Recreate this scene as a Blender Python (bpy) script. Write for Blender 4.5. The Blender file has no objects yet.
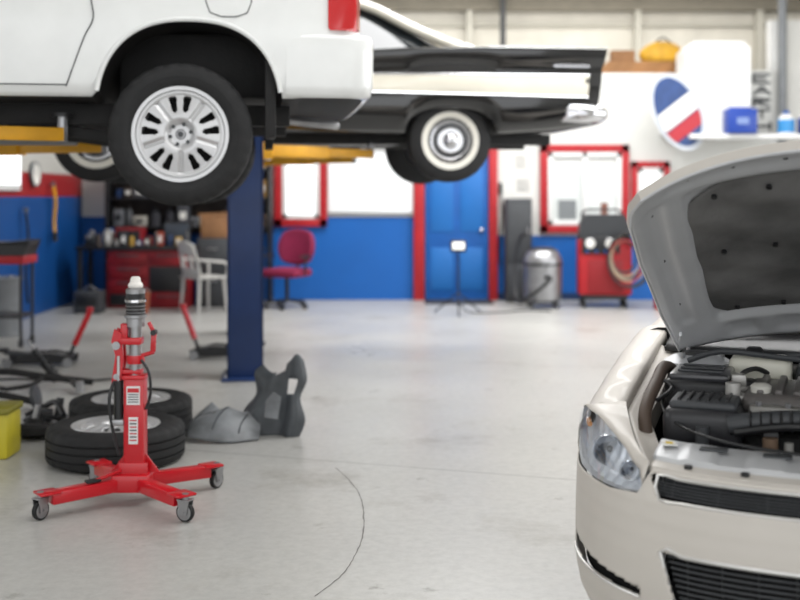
import bpy, bmesh, math, random, bisect
from mathutils import Vector, Matrix, Euler
random.seed(7)
S=bpy.context.scene
try:
    S.view_settings.view_transform='Standard'
except Exception: pass
pi=math.pi
def lin(c):
    return tuple(((x/255)/12.92 if x/255<=.04045 else ((x/255+.055)/1.055)**2.4) for x in c)+(1,)
# ---------------------------------------------------------------- materials
MC={}
def M(name,col,rough=.5,metal=0,var=0,scale=6,bump=0,bscale=60,coat=0,emit=0,trans=0,lo=.3,hi=.7):
    if name in MC: return MC[name]
    m=bpy.data.materials.new(name); m.use_nodes=True
    nt=m.node_tree; N=nt.nodes; L=nt.links
    b=N['Principled BSDF']
    c=lin(col)
    b.inputs['Base Color'].default_value=c
    b.inputs['Roughness'].default_value=rough
    b.inputs['Metallic'].default_value=metal
    if coat:
        b.inputs['Coat Weight'].default_value=coat; b.inputs['Coat Roughness'].default_value=.06
    if trans: b.inputs['Transmission Weight'].default_value=trans
    if emit:
        b.inputs['Emission Color'].default_value=c; b.inputs['Emission Strength'].default_value=emit
    tc=N.new('ShaderNodeTexCoord')
    nz=N.new('ShaderNodeTexNoise'); nz.inputs['Scale'].default_value=scale; nz.inputs['Detail'].default_value=5
    L.new(tc.outputs['Object'],nz.inputs['Vector'])
    mr=N.new('ShaderNodeMapRange'); mr.inputs[1].default_value=lo; mr.inputs[2].default_value=hi
    L.new(nz.outputs['Fac'],mr.inputs[0])
    v=var if var else .03
    mx=N.new('ShaderNodeMix'); mx.data_type='RGBA'
    mx.inputs[6].default_value=tuple(x*(1-v) for x in c[:3])+(1,)
    mx.inputs[7].default_value=tuple(min(1,x*(1+v)) for x in c[:3])+(1,)
    L.new(mr.outputs[0],mx.inputs[0]); L.new(mx.outputs[2],b.inputs['Base Color'])
    if bump:
        n2=N.new('ShaderNodeTexNoise'); n2.inputs['Scale'].default_value=bscale; n2.inputs['Detail'].default_value=4
        L.new(tc.outputs['Object'],n2.inputs['Vector'])
        bp=N.new('ShaderNodeBump'); bp.inputs['Strength'].default_value=bump; bp.inputs['Distance'].default_value=.01
        L.new(n2.outputs['Fac'],bp.inputs['Height']); L.new(bp.outputs[0],b.inputs['Normal'])
    MC[name]=m; return m
def glassmat(name,tint=(235,240,245),fac=.12):
    if name in MC: return MC[name]
    m=bpy.data.materials.new(name); m.use_nodes=True
    nt=m.node_tree; N=nt.nodes; L=nt.links; N.remove(N['Principled BSDF'])
    t=N.new('ShaderNodeBsdfTransparent'); t.inputs[0].default_value=lin(tint)
    g=N.new('ShaderNodeBsdfGlossy'); g.inputs['Roughness'].default_value=.05
    lw=N.new('ShaderNodeLayerWeight'); lw.inputs[0].default_value=.3
    ma=N.new('ShaderNodeMath'); ma.operation='MULTIPLY_ADD'; ma.inputs[1].default_value=.35; ma.inputs[2].default_value=fac
    L.new(lw.outputs['Facing'],ma.inputs[0])
    mx=N.new('ShaderNodeMixShader'); L.new(ma.outputs[0],mx.inputs[0]); L.new(t.outputs[0],mx.inputs[1]); L.new(g.outputs[0],mx.inputs[2])
    L.new(mx.outputs[0],N['Material Output'].inputs[0]); MC[name]=m; return m
def twotone(name,low,high,z,rough=.5,band=None):
    m=bpy.data.materials.new(name); m.use_nodes=True
    nt=m.node_tree; N=nt.nodes; L=nt.links; b=N['Principled BSDF']; b.inputs['Roughness'].default_value=rough
    g=N.new('ShaderNodeNewGeometry'); sp=N.new('ShaderNodeSeparateXYZ'); L.new(g.outputs['Position'],sp.inputs[0])
    def gt(zz):
        k=N.new('ShaderNodeMath'); k.operation='GREATER_THAN'; k.inputs[1].default_value=zz; L.new(sp.outputs['Z'],k.inputs[0]); return k
    nz=N.new('ShaderNodeTexNoise'); nz.inputs['Scale'].default_value=1.3; nz.inputs['Detail'].default_value=6; L.new(g.outputs['Position'],nz.inputs['Vector'])
    def mix(fac,a,bb):
        x=N.new('ShaderNodeMix'); x.data_type='RGBA'
        L.new(fac,x.inputs[0])
        if isinstance(a,tuple): x.inputs[6].default_value=a
        else: L.new(a,x.inputs[6])
        if isinstance(bb,tuple): x.inputs[7].default_value=bb
        else: L.new(bb,x.inputs[7])
        return x.outputs[2]
    la=lin(low); lo=mix(nz.outputs['Fac'],tuple(v*.8 for v in la[:3])+(1,),tuple(v*1.15 for v in la[:3])+(1,))
    ha=lin(high); hi=mix(nz.outputs['Fac'],tuple(v*.9 for v in ha[:3])+(1,),tuple(min(1,v*1.05) for v in ha[:3])+(1,))
    o=mix(gt(z).outputs[0],lo,hi)
    if band:
        o1=mix(gt(z).outputs[0],lo,lin(band[1])); o=mix(gt(band[0]).outputs[0],o1,hi)
    L.new(o,b.inputs['Base Color']); return m
# ---------------------------------------------------------------- geometry builder
class G:
    def __init__(s): s.v=[];s.f=[];s.m=[];s.mats=[]
    def mi(s,mat):
        if mat not in s.mats: s.mats.append(mat)
        return s.mats.index(mat)
    def add(s,vs,fs,mat):
        o=len(s.v); s.v+= [tuple(v) for v in vs]
        if isinstance(mat,list):
            for f,mm in zip(fs,mat): s.f.append(tuple(i+o for i in f)); s.m.append(s.mi(mm))
        else:
            k=s.mi(mat)
            for f in fs: s.f.append(tuple(i+o for i in f)); s.m.append(k)
        return s
    def box(s,c,d,mat,bev=0,R=None,seg=2):
        bm=bmesh.new(); bmesh.ops.create_cube(bm,size=1)
        for v in bm.verts: v.co=Vector((v.co.x*d[0],v.co.y*d[1],v.co.z*d[2]))
        if bev: bmesh.ops.bevel(bm,geom=bm.edges[:],offset=min(bev,min(d)*.45),segments=seg,profile=.5,affect='EDGES')
        bm.verts.index_update()
        rm=Euler(R).to_matrix() if R is not None else Matrix.Identity(3)
        vs=[rm@v.co+Vector(c) for v in bm.verts]; fs=[tuple(v.index for v in f.verts) for f in bm.faces]; bm.free()
        return s.add(vs,fs,mat)
    def beam(s,p0,p1,w,h,mat,bev=.004):
        p0=Vector(p0);p1=Vector(p1);d=p1-p0;L=d.length
        q=d.to_track_quat('X','Z').to_matrix()
        bm=bmesh.new(); bmesh.ops.create_cube(bm,size=1)
        for v in bm.verts: v.co=Vector((v.co.x*L,v.co.y*w,v.co.z*h))
        if bev: bmesh.ops.bevel(bm,geom=bm.edges[:],offset=bev,segments=2,profile=.5,affect='EDGES')
        bm.verts.index_update()
        vs=[q@v.co+(p0+p1)/2 for v in bm.verts]; fs=[tuple(v.index for v in f.verts) for f in bm.faces]; bm.free()
        return s.add(vs,fs,mat)
    def frame(s,axis):
        a=Vector(axis).normalized(); t=Vector((0,0,1)) if abs(a.z)<.9 else Vector((1,0,0))
        x=a.cross(t).normalized(); y=a.cross(x).normalized(); return a,x,y
    def lathe(s,prof,c,axis,mat,n=32,mod=None):
        a,x,y=s.frame(axis); c=Vector(c); vs=[];fs=[];ms=[]
        for k,(r,h) in enumerate(prof):
            for i in range(n):
                t=2*pi*i/n; rr=r
                if mod: rr=mod(k,i,r)
                vs.append(c+a*h+(x*math.cos(t)+y*math.sin(t))*max(rr,1e-4))
        for k in range(len(prof)-1):
            for i in range(n):
                j=(i+1)%n; fs.append((k*n+i,k*n+j,(k+1)*n+j,(k+1)*n+i)); ms.append(mat[k] if isinstance(mat,list) else mat)
        return s.add(vs,fs,ms)
    def cyl(s,p0,p1,r,mat,r1=None,n=20):
        p0=Vector(p0);p1=Vector(p1);L=(p1-p0).length; r1=r if r1 is None else r1
        return s.lathe([(0,0),(r,0),(r1,L),(0,L)],p0,p1-p0,mat,n)
    def sph(s,c,r,mat,n=16,sc=(1,1,1)):
        vs=[];fs=[];m=n//2
        for k in range(m+1):
            ph=pi*k/m
            for i in range(n):
                t=2*pi*i/n; vs.append((c[0]+r*sc[0]*math.sin(ph)*math.cos(t),c[1]+r*sc[1]*math.sin(ph)*math.sin(t),c[2]+r*sc[2]*math.cos(ph)))
        for k in range(m):
            for i in range(n):
                j=(i+1)%n; fs.append((k*n+i,(k+1)*n+i,(k+1)*n+j,k*n+j))
        return s.add(vs,fs,mat)
    def tube(s,pts,r,mat,n=8,closed=False,sm=4):
        P=[Vector(p) for p in pts]
        if sm and len(P)>2: P=cat(P,sm,closed)
        vs=[];fs=[];N=len(P);px=None
        for i,p in enumerate(P):
            if closed: d=(P[(i+1)%N]-P[i-1])
            else: d=P[min(i+1,N-1)]-P[max(i-1,0)]
            d.normalize()
            if px is None: _,x,y=s.frame(d)
            else:
                x=(px-d*px.dot(d))
                x.normalize(); y=d.cross(x).normalized()
            px=x; rr=r(i/(N-1)) if callable(r) else r
            for k in range(n):
                t=2*pi*k/n; vs.append(p+(x*math.cos(t)+y*math.sin(t))*rr)
        for i in range(N if closed else N-1):
            for k in range(n):
                a=i*n+k;b=i*n+(k+1)%n;c=((i+1)%N)*n+(k+1)%n;e=((i+1)%N)*n+k; fs.append((a,b,c,e))
        if not closed: fs.append(tuple(range(n))); fs.append(tuple((N-1)*n+k for k in range(n)))
        return s.add(vs,fs,mat)
    def prism(s,poly,axis,a,b,mat):
        def P(p,h):
            if axis=='x': return (h,p[0],p[1])
            if axis=='y': return (p[0],h,p[1])
            return (p[0],p[1],h)
        n=len(poly); vs=[P(p,a) for p in poly]+[P(p,b) for p in poly]
        fs=[tuple(range(n)),tuple(range(2*n-1,n-1,-1))]+[(i,(i+1)%n,n+(i+1)%n,n+i) for i in range(n)]
        return s.add(vs,fs,mat)
    def sheet(s,rows,mat,mask=None,closed=False):
        nc=len(rows[0]); vs=[v for r in rows for v in r]; fs=[];ms=[]
        for i in range(len(rows)-1):
            for j in range(nc if closed else nc-1):
                if mask and not mask(i,j): continue
                k=(j+1)%nc; fs.append((i*nc+j,i*nc+k,(i+1)*nc+k,(i+1)*nc+j)); ms.append(mat(i,j) if callable(mat) else mat)
        return s.add(vs,fs,ms)
    def loft(s,rings,mat,caps=True,capmat=None,cap0=None):
        s.sheet(rings,mat,closed=True)
        if caps:
            n=len(rings[0]); cm=capmat or (mat if not callable(mat) else mat(0,0))
            s.add(rings[0],[tuple(range(n))],cap0 or cm); s.add(rings[-1],[tuple(range(n-1,-1,-1))],cm)
        return s
    def obj(s,name,parent=None,loc=(0,0,0),rot=(0,0,0),solid=0,ang=35,**kw):
        me=bpy.data.meshes.new(name); me.from_pydata([tuple(v) for v in s.v],[],s.f)
        for m in s.mats: me.materials.append(m)
        me.polygons.foreach_set('material_index',s.m)
        bm=bmesh.new(); bm.from_mesh(me); bmesh.ops.remove_doubles(bm,verts=bm.verts,dist=1e-5)
        bmesh.ops.recalc_face_normals(bm,faces=bm.faces); bm.to_mesh(me); bm.free()
        me.polygons.foreach_set('use_smooth',[ang>0]*len(me.polygons))
        try:
            if ang>0: me.set_sharp_from_angle(angle=math.radians(ang))
        except Exception: pass
        o=bpy.data.objects.new(name,me); S.collection.objects.link(o)
        o.location=loc; o.rotation_euler=rot
        if parent: o.parent=parent
        if solid:
            md=o.modifiers.new('thick','SOLIDIFY'); md.thickness=solid; md.offset=0
        for k,v in kw.items(): o[k]=v
        return o
def cat(P,sm,closed=False):
    out=[];N=len(P)
    for i in range(N if closed else N-1):
        if closed: a,b,c,d=P[i-1],P[i],P[(i+1)%N],P[(i+2)%N]
        else: a,b,c,d=P[max(i-1,0)],P[i],P[i+1],P[min(i+2,N-1)]
        for k in range(sm):
            t=k/sm; out.append(.5*((2*b)+(c-a)*t+(2*a-5*b+4*c-d)*t*t+(3*b-a-3*c+d)*t**3))
    if not closed: out.append(P[-1])
    return out
def smooth_grid(rows,sm):
    r1=[cat([Vector(p) for p in r],sm) for r in rows]
    cols=[cat([r[j] for r in r1],sm) for j in range(len(r1[0]))]
    return [[cols[j][i] for j in range(len(cols))] for i in range(len(cols[0]))]
def E(name,loc=(0,0,0),rz=0,parent=None,**kw):
    o=bpy.data.objects.new(name,None); S.collection.objects.link(o); o.location=loc; o.rotation_euler=(0,0,rz)
    o.empty_display_size=.2
    if parent: o.parent=parent
    for k,v in kw.items(): o[k]=v
    return o
def copytree(o,parent=None,loc=None,rot=None):
    n=o.copy(); S.collection.objects.link(n); n.parent=parent
    if loc is not None: n.location=loc
    if rot is not None: n.rotation_euler=rot
    for c in o.children: copytree(c,n)
    return n
def interp(tab,x):
    if x<=tab[0][0]: return tab[0][1]
    for (a,b),(c,d) in zip(tab,tab[1:]):
        if x<=c: return b+(d-b)*(x-a)/(c-a)
    return tab[-1][1]
def sinterp(tab,x):
    if x<=tab[0][0]: return tab[0][1]
    for (a,b),(c,d) in zip(tab,tab[1:]):
        if x<=c:
            t=(x-a)/(c-a); return b+(d-b)*(t*t*(3-2*t)*.5+t*.5)
    return tab[-1][1]
# ---------------------------------------------------------------- palette
white_paint=M('white_car_paint',(230,231,229),.25,coat=.6)
silver_paint=M('silver_car_paint',(202,196,188),.55,.12,var=.02,coat=.1)
silver_inner=M('silver_inner_panel',(200,201,203),.42,.35,var=.06,scale=5)
black_paint=M('black_car_paint',(9,9,11),.12,coat=1)
cream=M('cream_paint',(208,203,188),.25,coat=.5)
rubber=M('tire_rubber',(27,27,28),.75,var=.2,scale=20,bump=.2)
whitewall=M('whitewall_rubber',(225,222,212),.6)
alloy=M('alloy_silver',(202,202,203),.32,.45,var=.04)
chrome=M('chrome',(215,215,218),.1,1)
steel=M('brushed_steel',(160,160,162),.35,.8,var=.12,scale=12)
dark=M('dark_plastic',(29,29,31),.42,var=.2)
under=M('undercarriage_black',(22,21,21),.7,var=.5,scale=7,bump=.3)
dgrey=M('dark_grey_plastic',(62,64,67),.5,var=.15)
red=M('red_enamel',(194,14,30),.3,coat=.3)
red2=M('red_shop_paint',(170,22,32),.5,var=.12)
blue=M('blue_shop_paint',(6,84,160),.5,var=.1)
postblue=M('navy_post_enamel',(26,50,96),.35,var=.15,scale=3)
yellow=M('yellow_enamel',(224,162,22),.45,var=.15,scale=5)
whitep=M('white_plastic',(226,226,224),.45)
paper=M('white_paper',(228,226,220),.8)
grey=M('grey_enamel',(120,123,126),.5,var=.1)
lamp_red=M('red_lens',(190,10,18),.12,coat=1)
amber=M('amber_lens',(222,150,84),.2,coat=1)
carglass=M('dark_car_glass',(22,28,32),.05,coat=1)
clear=glassmat('clear_lens',(250,252,255),fac=.03)
brown=M('cardboard_brown',(140,100,66),.8,var=.15)
wood=M('wood_board',(160,114,70),.6,var=.25,scale=4)
# ---------------------------------------------------------------- floor material
fm=bpy.data.materials.new('concrete_floor'); fm.use_nodes=True
nt=fm.node_tree;N=nt.nodes;L=nt.links;b=N['Principled BSDF']
g=N.new('ShaderNodeNewGeometry'); sp=N.new('ShaderNodeSeparateXYZ'); L.new(g.outputs['Position'],sp.inputs[0])
def noise(sc,det=6,rough=.6):
    n=N.new('ShaderNodeTexNoise'); n.inputs['Scale'].default_value=sc; n.inputs['Detail'].default_value=det; n.inputs['Roughness'].default_value=rough
    L.new(g.outputs['Position'],n.inputs['Vector']); return n
def ramp(src,stops):
    r=N.new('ShaderNodeValToRGB'); L.new(src,r.inputs[0]); e=r.color_ramp.elements
    e[0].position=stops[0][0]; e[0].color=stops[0][1]; e[1].position=stops[-1][0]; e[1].color=stops[-1][1]
    for p,c in stops[1:-1]:
        x=e.new(p); x.color=c
    return r
def mul(a,bb,fac=1):
    x=N.new('ShaderNodeMix'); x.data_type='RGBA'; x.blend_type='MULTIPLY'; x.inputs[0].default_value=fac
    L.new(a,x.inputs[6]); L.new(bb,x.inputs[7]); return x.outputs[2]
base=ramp(noise(.45,4,.5).outputs['Fac'],[(.3,lin((172,171,168))),(.5,lin((180,179,175))),(.72,lin((188,187,182)))])
fine=ramp(noise(20,8,.7).outputs['Fac'],[(.35,lin((238,238,238))),(.6,(1,1,1,1))])
stain=ramp(noise(1.15,8,.7).outputs['Fac'],[(.55,(1,1,1,1)),(.66,lin((228,226,223))),(.80,lin((184,180,176)))])
stain2=ramp(noise(3.7,6,.65).outputs['Fac'],[(.64,(1,1,1,1)),(.70,lin((210,208,205))),(.80,lin((156,152,148)))])
col=mul(mul(mul(base.outputs[0],fine.outputs[0]),stain.outputs[0]),stain2.outputs[0])
def joint(nx,ny,c,w,dk=.72):
    a=N.new('ShaderNodeMath');a.operation='MULTIPLY';a.inputs[1].default_value=nx;L.new(sp.outputs['X'],a.inputs[0])
    d=N.new('ShaderNodeMath');d.operation='MULTIPLY_ADD';d.inputs[1].default_value=ny;L.new(sp.outputs['Y'],d.inputs[0]);L.new(a.outputs[0],d.inputs[2])
    e=N.new('ShaderNodeMath');e.operation='SUBTRACT';e.inputs[1].default_value=c;L.new(d.outputs[0],e.inputs[0])
    f=N.new('ShaderNodeMath');f.operation='ABSOLUTE';L.new(e.outputs[0],f.inputs[0])
    mr=N.new('ShaderNodeMapRange'); mr.inputs[1].default_value=w*.5; mr.inputs[2].default_value=w; mr.inputs[3].default_value=dk; mr.inputs[4].default_value=1
    L.new(f.outputs[0],mr.inputs[0]); return mr.outputs[0]
nl=math.hypot(.51,1.607)
col=mul(col,joint(.51/nl,1.607/nl,(.51*-.687+1.607*6.36)/nl,.014))
col=mul(col,joint(.51/nl,1.607/nl,(.51*-.687+1.607*10.4)/nl,.014))
L.new(col,b.inputs['Base Color'])
rr=N.new('ShaderNodeMapRange'); rr.inputs[1].default_value=.3; rr.inputs[2].default_value=.7; rr.inputs[3].default_value=.27; rr.inputs[4].default_value=.42
L.new(noise(.8).outputs['Fac'],rr.inputs[0]); L.new(rr.outputs[0],b.inputs['Roughness'])
bp=N.new('ShaderNodeBump'); bp.inputs['Strength'].default_value=.06; bp.inputs['Distance'].default_value=.02
L.new(noise(9).outputs['Fac'],bp.inputs['Height']); L.new(bp.outputs[0],b.inputs['Normal'])

def struct(gg,name,**k): return gg.obj(name,kind='structure',**k)
# ---------------------------------------------------------------- room
struct(G().box((.5,8,-.05),(15.4,23,.1),fm),'floor')
ceil_m=M('ceiling_white',(210,209,205),.8)
struct(G().box((.5,8,5.15),(15.4,23,.1),ceil_m),'ceiling')
up_m=M('upper_wall_beige',(212,208,198),.75,var=.12,scale=1.5,bump=.2,bscale=8)
struct(G().box((.5,19.4,2.55),(15.4,.2,5.1),up_m),'wall_back')
plain=M('pale_side_wall',(206,205,200),.7,var=.05,scale=2)
struct(G().box((-7.1,4,2.55),(.2,15,5.1),plain),'wall_far_side')
struct(G().box((8.1,8,2.55),(.2,23,5.1),plain),'wall_near_side')
leftm=twotone('side_wall_paint',(5,70,134),(190,188,182),1.48,band=(1.78,(150,26,32)))
struct(G().box((-4.65,13.7,2.55),(.2,4.6,5.1),leftm),'wall_left')
struct(G().box((-5.87,11.5,2.55),(2.24,.2,5.1),plain),'wall_return')
offL=twotone('office_wall_paint_low',(6,92,172),(218,218,214),1.19)
offR=twotone('office_wall_paint_high',(6,92,172),(216,216,211),.92)
struct(G().box((-2.14,15.98,1.6),(4.84,.16,3.2),offL),'wall_office_front')
struct(G().box((3.3,15.98,1.6),(3.98,.16,3.2),offR),'wall_office_side')
struct(G().box((.79,15.98,2.68),(1.04,.16,1.04),whitep),'wall_office_header')
struct(G().box((.8,17.6,3.23),(9.6,3.1,.06),whitep),'trim_office_roof')
bulk=M('bulkhead_white',(226,226,224),.55,var=.04)
struct(G().prism([(3.72,2.34),(4.83,2.34),(4.83,3.52),(4.74,3.62),(4.06,3.62),(3.95,3.50),(3.95,3.16),(3.72,3.06)],'y',15.32,15.9,bulk),'wall_bulkhead')
struct(G().box((5.345,15.98,2.0),(.1,.16,4.0),bulk),'wall_office_upper')
struct(G().box((6.7,15.98,2.0),(2.6,.16,4.0),plain),'wall_right_return')
struct(G().box((4.95,15.35,2.30),(2.0,.5,.06),whitep,.005),'trim_shelf_ledge')
struct(G().box((1.5,19.2,4.80),(12,.22,.24),M('beam_paint',(128,122,110),.7,var=.1)),'trim_roof_beam')
struct(G().box((3.4,19.25,4.45),(9,.1,.05),M('rail_paint',(184,181,171),.7)),'trim_wall_rail')
for i,x in enumerate((1.2,4.1,6.2)):
    struct(G().box((x,19.2,4.1),(.10,.18,1.7),M('pier_paint',(190,187,177),.7)),'trim_pier_%d'%(i+1))
struct(G().tube([(5.42,15.75,1.0),(5.42,15.75,4.9)],.06,grey,n=12,sm=0),'trim_pipe')
struct(G().tube([(1.75,18.9,3.3),(1.75,18.9,5.0)],.05,dgrey,n=12,sm=0),'trim_conduit')
struct(G().box((2.1,15.89,.05),(1.5,.02,.1),M('baseboard_dark',(20,50,92),.6)),'baseboard_office')
cr=[(.0-.35,6.1),(-.27,5.85),(-.2,5.55),(-.17,5.2),(-.165,4.9),(-.19,4.6),(-.24,4.35),(-.32,4.15)]
P=cat([Vector((x,y,.0015)) for x,y in cr],8)
gg=G(); rows=[]
for p in P:
    w_=.0015+.0022*random.random(); dx_=random.uniform(-.003,.003); rows.append([(p.x+dx_-w_,p.y,.0012),(p.x+dx_+w_,p.y,.0012)])
gg.sheet(rows,M('crack_dark',(112,110,107),.8)); struct(gg,'trim_floor_crack')
# door and windows
dfr=G(); 
for x in (.27,1.33): dfr.box((x,15.86,1.1),(.15 if x<1 else .12,.12,2.2),red2,.01)
dfr.box((.8,15.86,2.22),(1.2,.12,.1),red2,.01)
struct(dfr,'trim_door_frame')
dr=G().box((.81,15.88,1.07),(.9,.06,2.12),blue,.005)
for zz,hh in ((.45,.6),(1.45,.95)):
    for xx in (.6,1.02):
        dr.box((xx,15.848,zz),(.32,.02,hh),M('door_panel_blue',(20,102,176),.5),.008)
dr.sph((1.16,15.82,1.0),.035,chrome)
struct(dr,'door_1')
pane_b=M('bright_window_pane',(236,240,242),.3,emit=1.6)
pane_g=M('grey_window_pane',(196,200,198),.25,var=.18,scale=1.6,emit=.3)
def window(name,x0,x1,z0,z1,pane,fw=.11,Y=15.88,mull=1):
    q=G(); cx=(x0+x1)/2;cz=(z0+z1)/2;w=x1-x0;h=z1-z0
    q.box((cx,Y,z0+fw/2),(w,.1,fw),red2,.008).box((cx,Y,z1-fw/2),(w,.1,fw),red2,.008)
    q.box((x0+fw/2,Y,cz),(fw,.1,h),red2,.008).box((x1-fw/2,Y,cz),(fw,.1,h),red2,.008)
    a0=x0+fw;a1=x1-fw;b0=z0+fw;b1=z1-fw;t=.07
    for (bx,bz,bw,bh) in (((a0+a1)/2,b0+t/2,a1-a0,t),((a0+a1)/2,b1-t/2,a1-a0,t),(a0+t/2,cz,t,b1-b0),(a1-t/2,cz,t,b1-b0)):
        q.box((bx,Y-.01,bz),(bw,.08,bh),whitep,.006)
    for k in range(mull): q.box((a0+(a1-a0)*(k+1)/(mull+1),Y-.01,cz),(t,.08,b1-b0),whitep,.006)
    q.box(((a0+a1)/2,Y+.015,cz),(a1-a0,.01,b1-b0),pane)
    if pane is pane_g:
        q.box((a0+.28,Y+.005,b0+.22),(.26,.01,.28),M('desk_lamp_grey',(120,124,126),.6)).box((a1-.24,Y+.005,b0+.2),(.10,.01,.24),M('figurine_brown',(130,84,70),.7))
        q.box(((a0+a1)/2,Y+.006,b1-.14),((a1-a0)*.96,.01,.12),M('blind_rolled',(222,222,218),.7))
    return struct(q,name)
window('window_1',-1.79,-1.04,1.05,2.16,pane_b,mull=0)
window('window_2',2.0,3.27,.96,2.22,pane_g)
window('window_3',3.3,3.85,1.1,1.98,pane_b,mull=0,fw=.09)
q=G().box((-4.53,12.7,1.9),(.06,1.0,.7),whitep,.01).box((-4.49,12.7,1.9),(.02,.85,.56),pane_b); struct(q,'window_4')

# ---------------------------------------------------------------- wheels
def tire_profile(R,r,w):
    h=w/2
    pr=[(r-.01,-h*.72),(r+.012,-h*.86),(r+(R-r)*.3,-h*.97),(r+(R-r)*.55,-h),(R-.035,-h*.93),(R-.012,-h*.84),(R-.002,-h*.7)]
    for g0 in (-.42,-.02,.40):
        pr+=[(R,(g0-.02)*h*1),(R-.012,g0*h),(R-.012,(g0+.06)*h),(R,(g0+.08)*h)]
    pr+=[(R-.002,h*.7),(R-.012,h*.84),(R-.035,h*.93),(r+(R-r)*.5,h),(r+.012,h*.86),(r-.01,h*.72),(r-.01,-h*.72)]
    return pr
def alloy_wheel(name,R,r,w,parent=None,style=5,**kw):
    root=E(name,parent=parent,**kw)
    pr=tire_profile(R,r,w); n=120
    def mod(k,i,rad):
        if k in (4,5,6,len(pr)-7,len(pr)-6,len(pr)-5) and i%4 in (0,): return rad-.009
        return rad
    t=G().lathe(pr,(0,0,0),(0,1,0),rubber,n,mod)
    t.lathe([(r+(R-r)*.42,-w*.498),(r+(R-r)*.46,-w*.506),(r+(R-r)*.5,-w*.502)],(0,0,0),(0,1,0),rubber,60)
    t.obj('tire',root)
    y0=-w*.36
    G().lathe([(r-.002,-w*.40),(r+.012,-w*.44),(r+.010,-w*.455),(r-.008,-w*.45),(r-.018,y0-.01),(r-.03,y0+.02),(r-.04,w*.1),(r-.02,w*.4),(r,w*.42)],(0,0,0),(0,1,0),alloy,80).obj('rim_lip',root)
    nt_=360; per=nt_//style
    base_r=[.0,.03,.045,.055,.066,.078,.086,.092,.10,.108,.116,.124,.13,.137,.145,.155,.166,.177,.187,.195,.201,.207,.214,.222,.235]
    rs=[x*(r-.012)/.235 for x in base_r]
    cen=per/2
    def win(i,j):
        rad=(base_r[i]+base_r[i+1])/2
        a=(j%per)+.5
        if style==5:
            d=abs(a-cen)*2*pi/nt_*rad
            t=(rad-.118)/(.207-.118)
            if not 0<t<1: return False
            lo=.013+.006*t; hi=lo+.026+.020*t
            c=.013
            e=min(t,1-t)*(.089)
            k=c-math.sqrt(max(0,c*c-(c-min(c,e))**2))
            return lo+k<d<hi-k
        t=(rad-.075)/(.195-.075)
        return 0<t<1 and .2<a/per<.8
    def yy(i,j):
        rad=base_r[i]; a=(j%per)
        y=y0
        if rad<.06: y=y0+.016
        elif rad<.09: y=y0+.016-.034*(rad-.06)/.030
        elif rad<.21: y=y0-.018+.022*(rad-.09)/.12
        else: y=y0+.004-.012*(rad-.21)/.025
        e=abs((a+per/2)%per-cen)*2*pi/nt_*rad
        if .088<rad<.21 and style==5: y+=.011*max(0,1-(e/.020)**2)
        return y
    rows=[[(max(rad,1e-4)*math.cos(2*pi*j/nt_),yy(i,j),max(rad,1e-4)*math.sin(2*pi*j/nt_)) for j in range(nt_)] for i,rad in enumerate(rs)]
    q2=G(); q2.sheet(rows,alloy,lambda i,j: not win(i,j),closed=True)
    q2.obj('rim',root,solid=.024,ang=50)
    q=G()
    q.lathe([(0,y0-.008),(.022,y0-.006),(.029,y0+.002),(.029,y0+.02)],(0,0,0),(0,1,0),steel,28)
    q.lathe([(0,y0-.012),(.012,y0-.0115),(.016,y0-.006)],(0,0,0),(0,1,0),dgrey,20)
    q.obj('hub',root)
    nl_=6 if style==5 else 5
    for k in range(nl_):
        a=2*pi*(k+.5)/nl_; rr_=.055*(r-.012)/.235
        G().cyl((rr_*math.cos(a),y0-.012,rr_*math.sin(a)),(rr_*math.cos(a),y0+.03,rr_*math.sin(a)),.0105,dgrey if style==5 else steel,n=6).obj('lug_nut',root)
    G().lathe([(0,.0),(.15,.0),(.152,.015),(r-.05,.02),(r-.05,.05),(0,.05)],(0,-.01,0),(0,1,0),under,40).obj('brake_disc',root)
    return root

# ---------------------------------------------------------------- white SUV on a lift
suv=E('suv',(-1.205,6.14,1.83),math.radians(7),label='white full-size suv raised on a vehicle lift, rear wheel hanging',category='car')
YC,HW=.85,1.0
def suv_zb(x):
    for cx in (.05,-2.90):
        d=abs(x-cx)/.50
        if d<1: return max(.2,.08+.54*(1-d**2.4)**(1/2.4))
    return interp([(-3.9,.25),(-3.4,.2),(.6,.2),(1.0,.24)],x)
def suv_inset(z): return interp([(0,.05),(.2,.028),(.35,.008),(.5,0),(.62,.006),(.8,.02),(1.0,.045)],z)
def suv_hw(x): return sinterp([(-3.95,.78),(-3.85,.88),(-3.6,.96),(-3.2,1.0),(.55,1.0),(.8,.985),(.92,.95),(.98,.88)],x)
def suv_zt(x): return sinterp([(-3.95,.55),(-3.8,.66),(-2.3,.80),(-2.0,.95),(1.0,.95)],x)
xs=sorted(set([-3.95,-3.9,-3.85,-3.75,-3.6]+[-3.45+.035*i for i in range(32)]+[-2.35,-2.2,-2.0,-1.6,-1.2,-.8,-.6]+[-.5+.03*i for i in range(38)]+[.7,.8,.87,.92,.96,.98]))
rings=[]
T=[0,.03,.1,.2,.32,.45,.58,.7,.82,.92,1]
for x in xs:
    zb=suv_zb(x);zt=suv_zt(x);hw=suv_hw(x)
    near=[(x,YC-(hw-suv_inset(zb+t*(zt-zb))-(.02 if t==0 else 0)),zb+t*(zt-zb)) for t in T]
    top=[(x,YC-hw+.12,zt+.02),(x,YC,zt+.04),(x,YC+hw-.12,zt+.02)]
    far=[(x,2*YC-p[1],p[2]) for p in reversed(near)]
    bot=[(x,YC+hw-.2,zb),(x,YC,zb),(x,YC-hw+.2,zb)]
    rings.append(near+top+far+bot)
nr=len(rings[0])
def bm_(i,j): return under if j>=nr-4 else white_paint
G().loft(rings,bm_,True,white_paint).obj('body',suv,ang=50)
rg=[]
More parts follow.
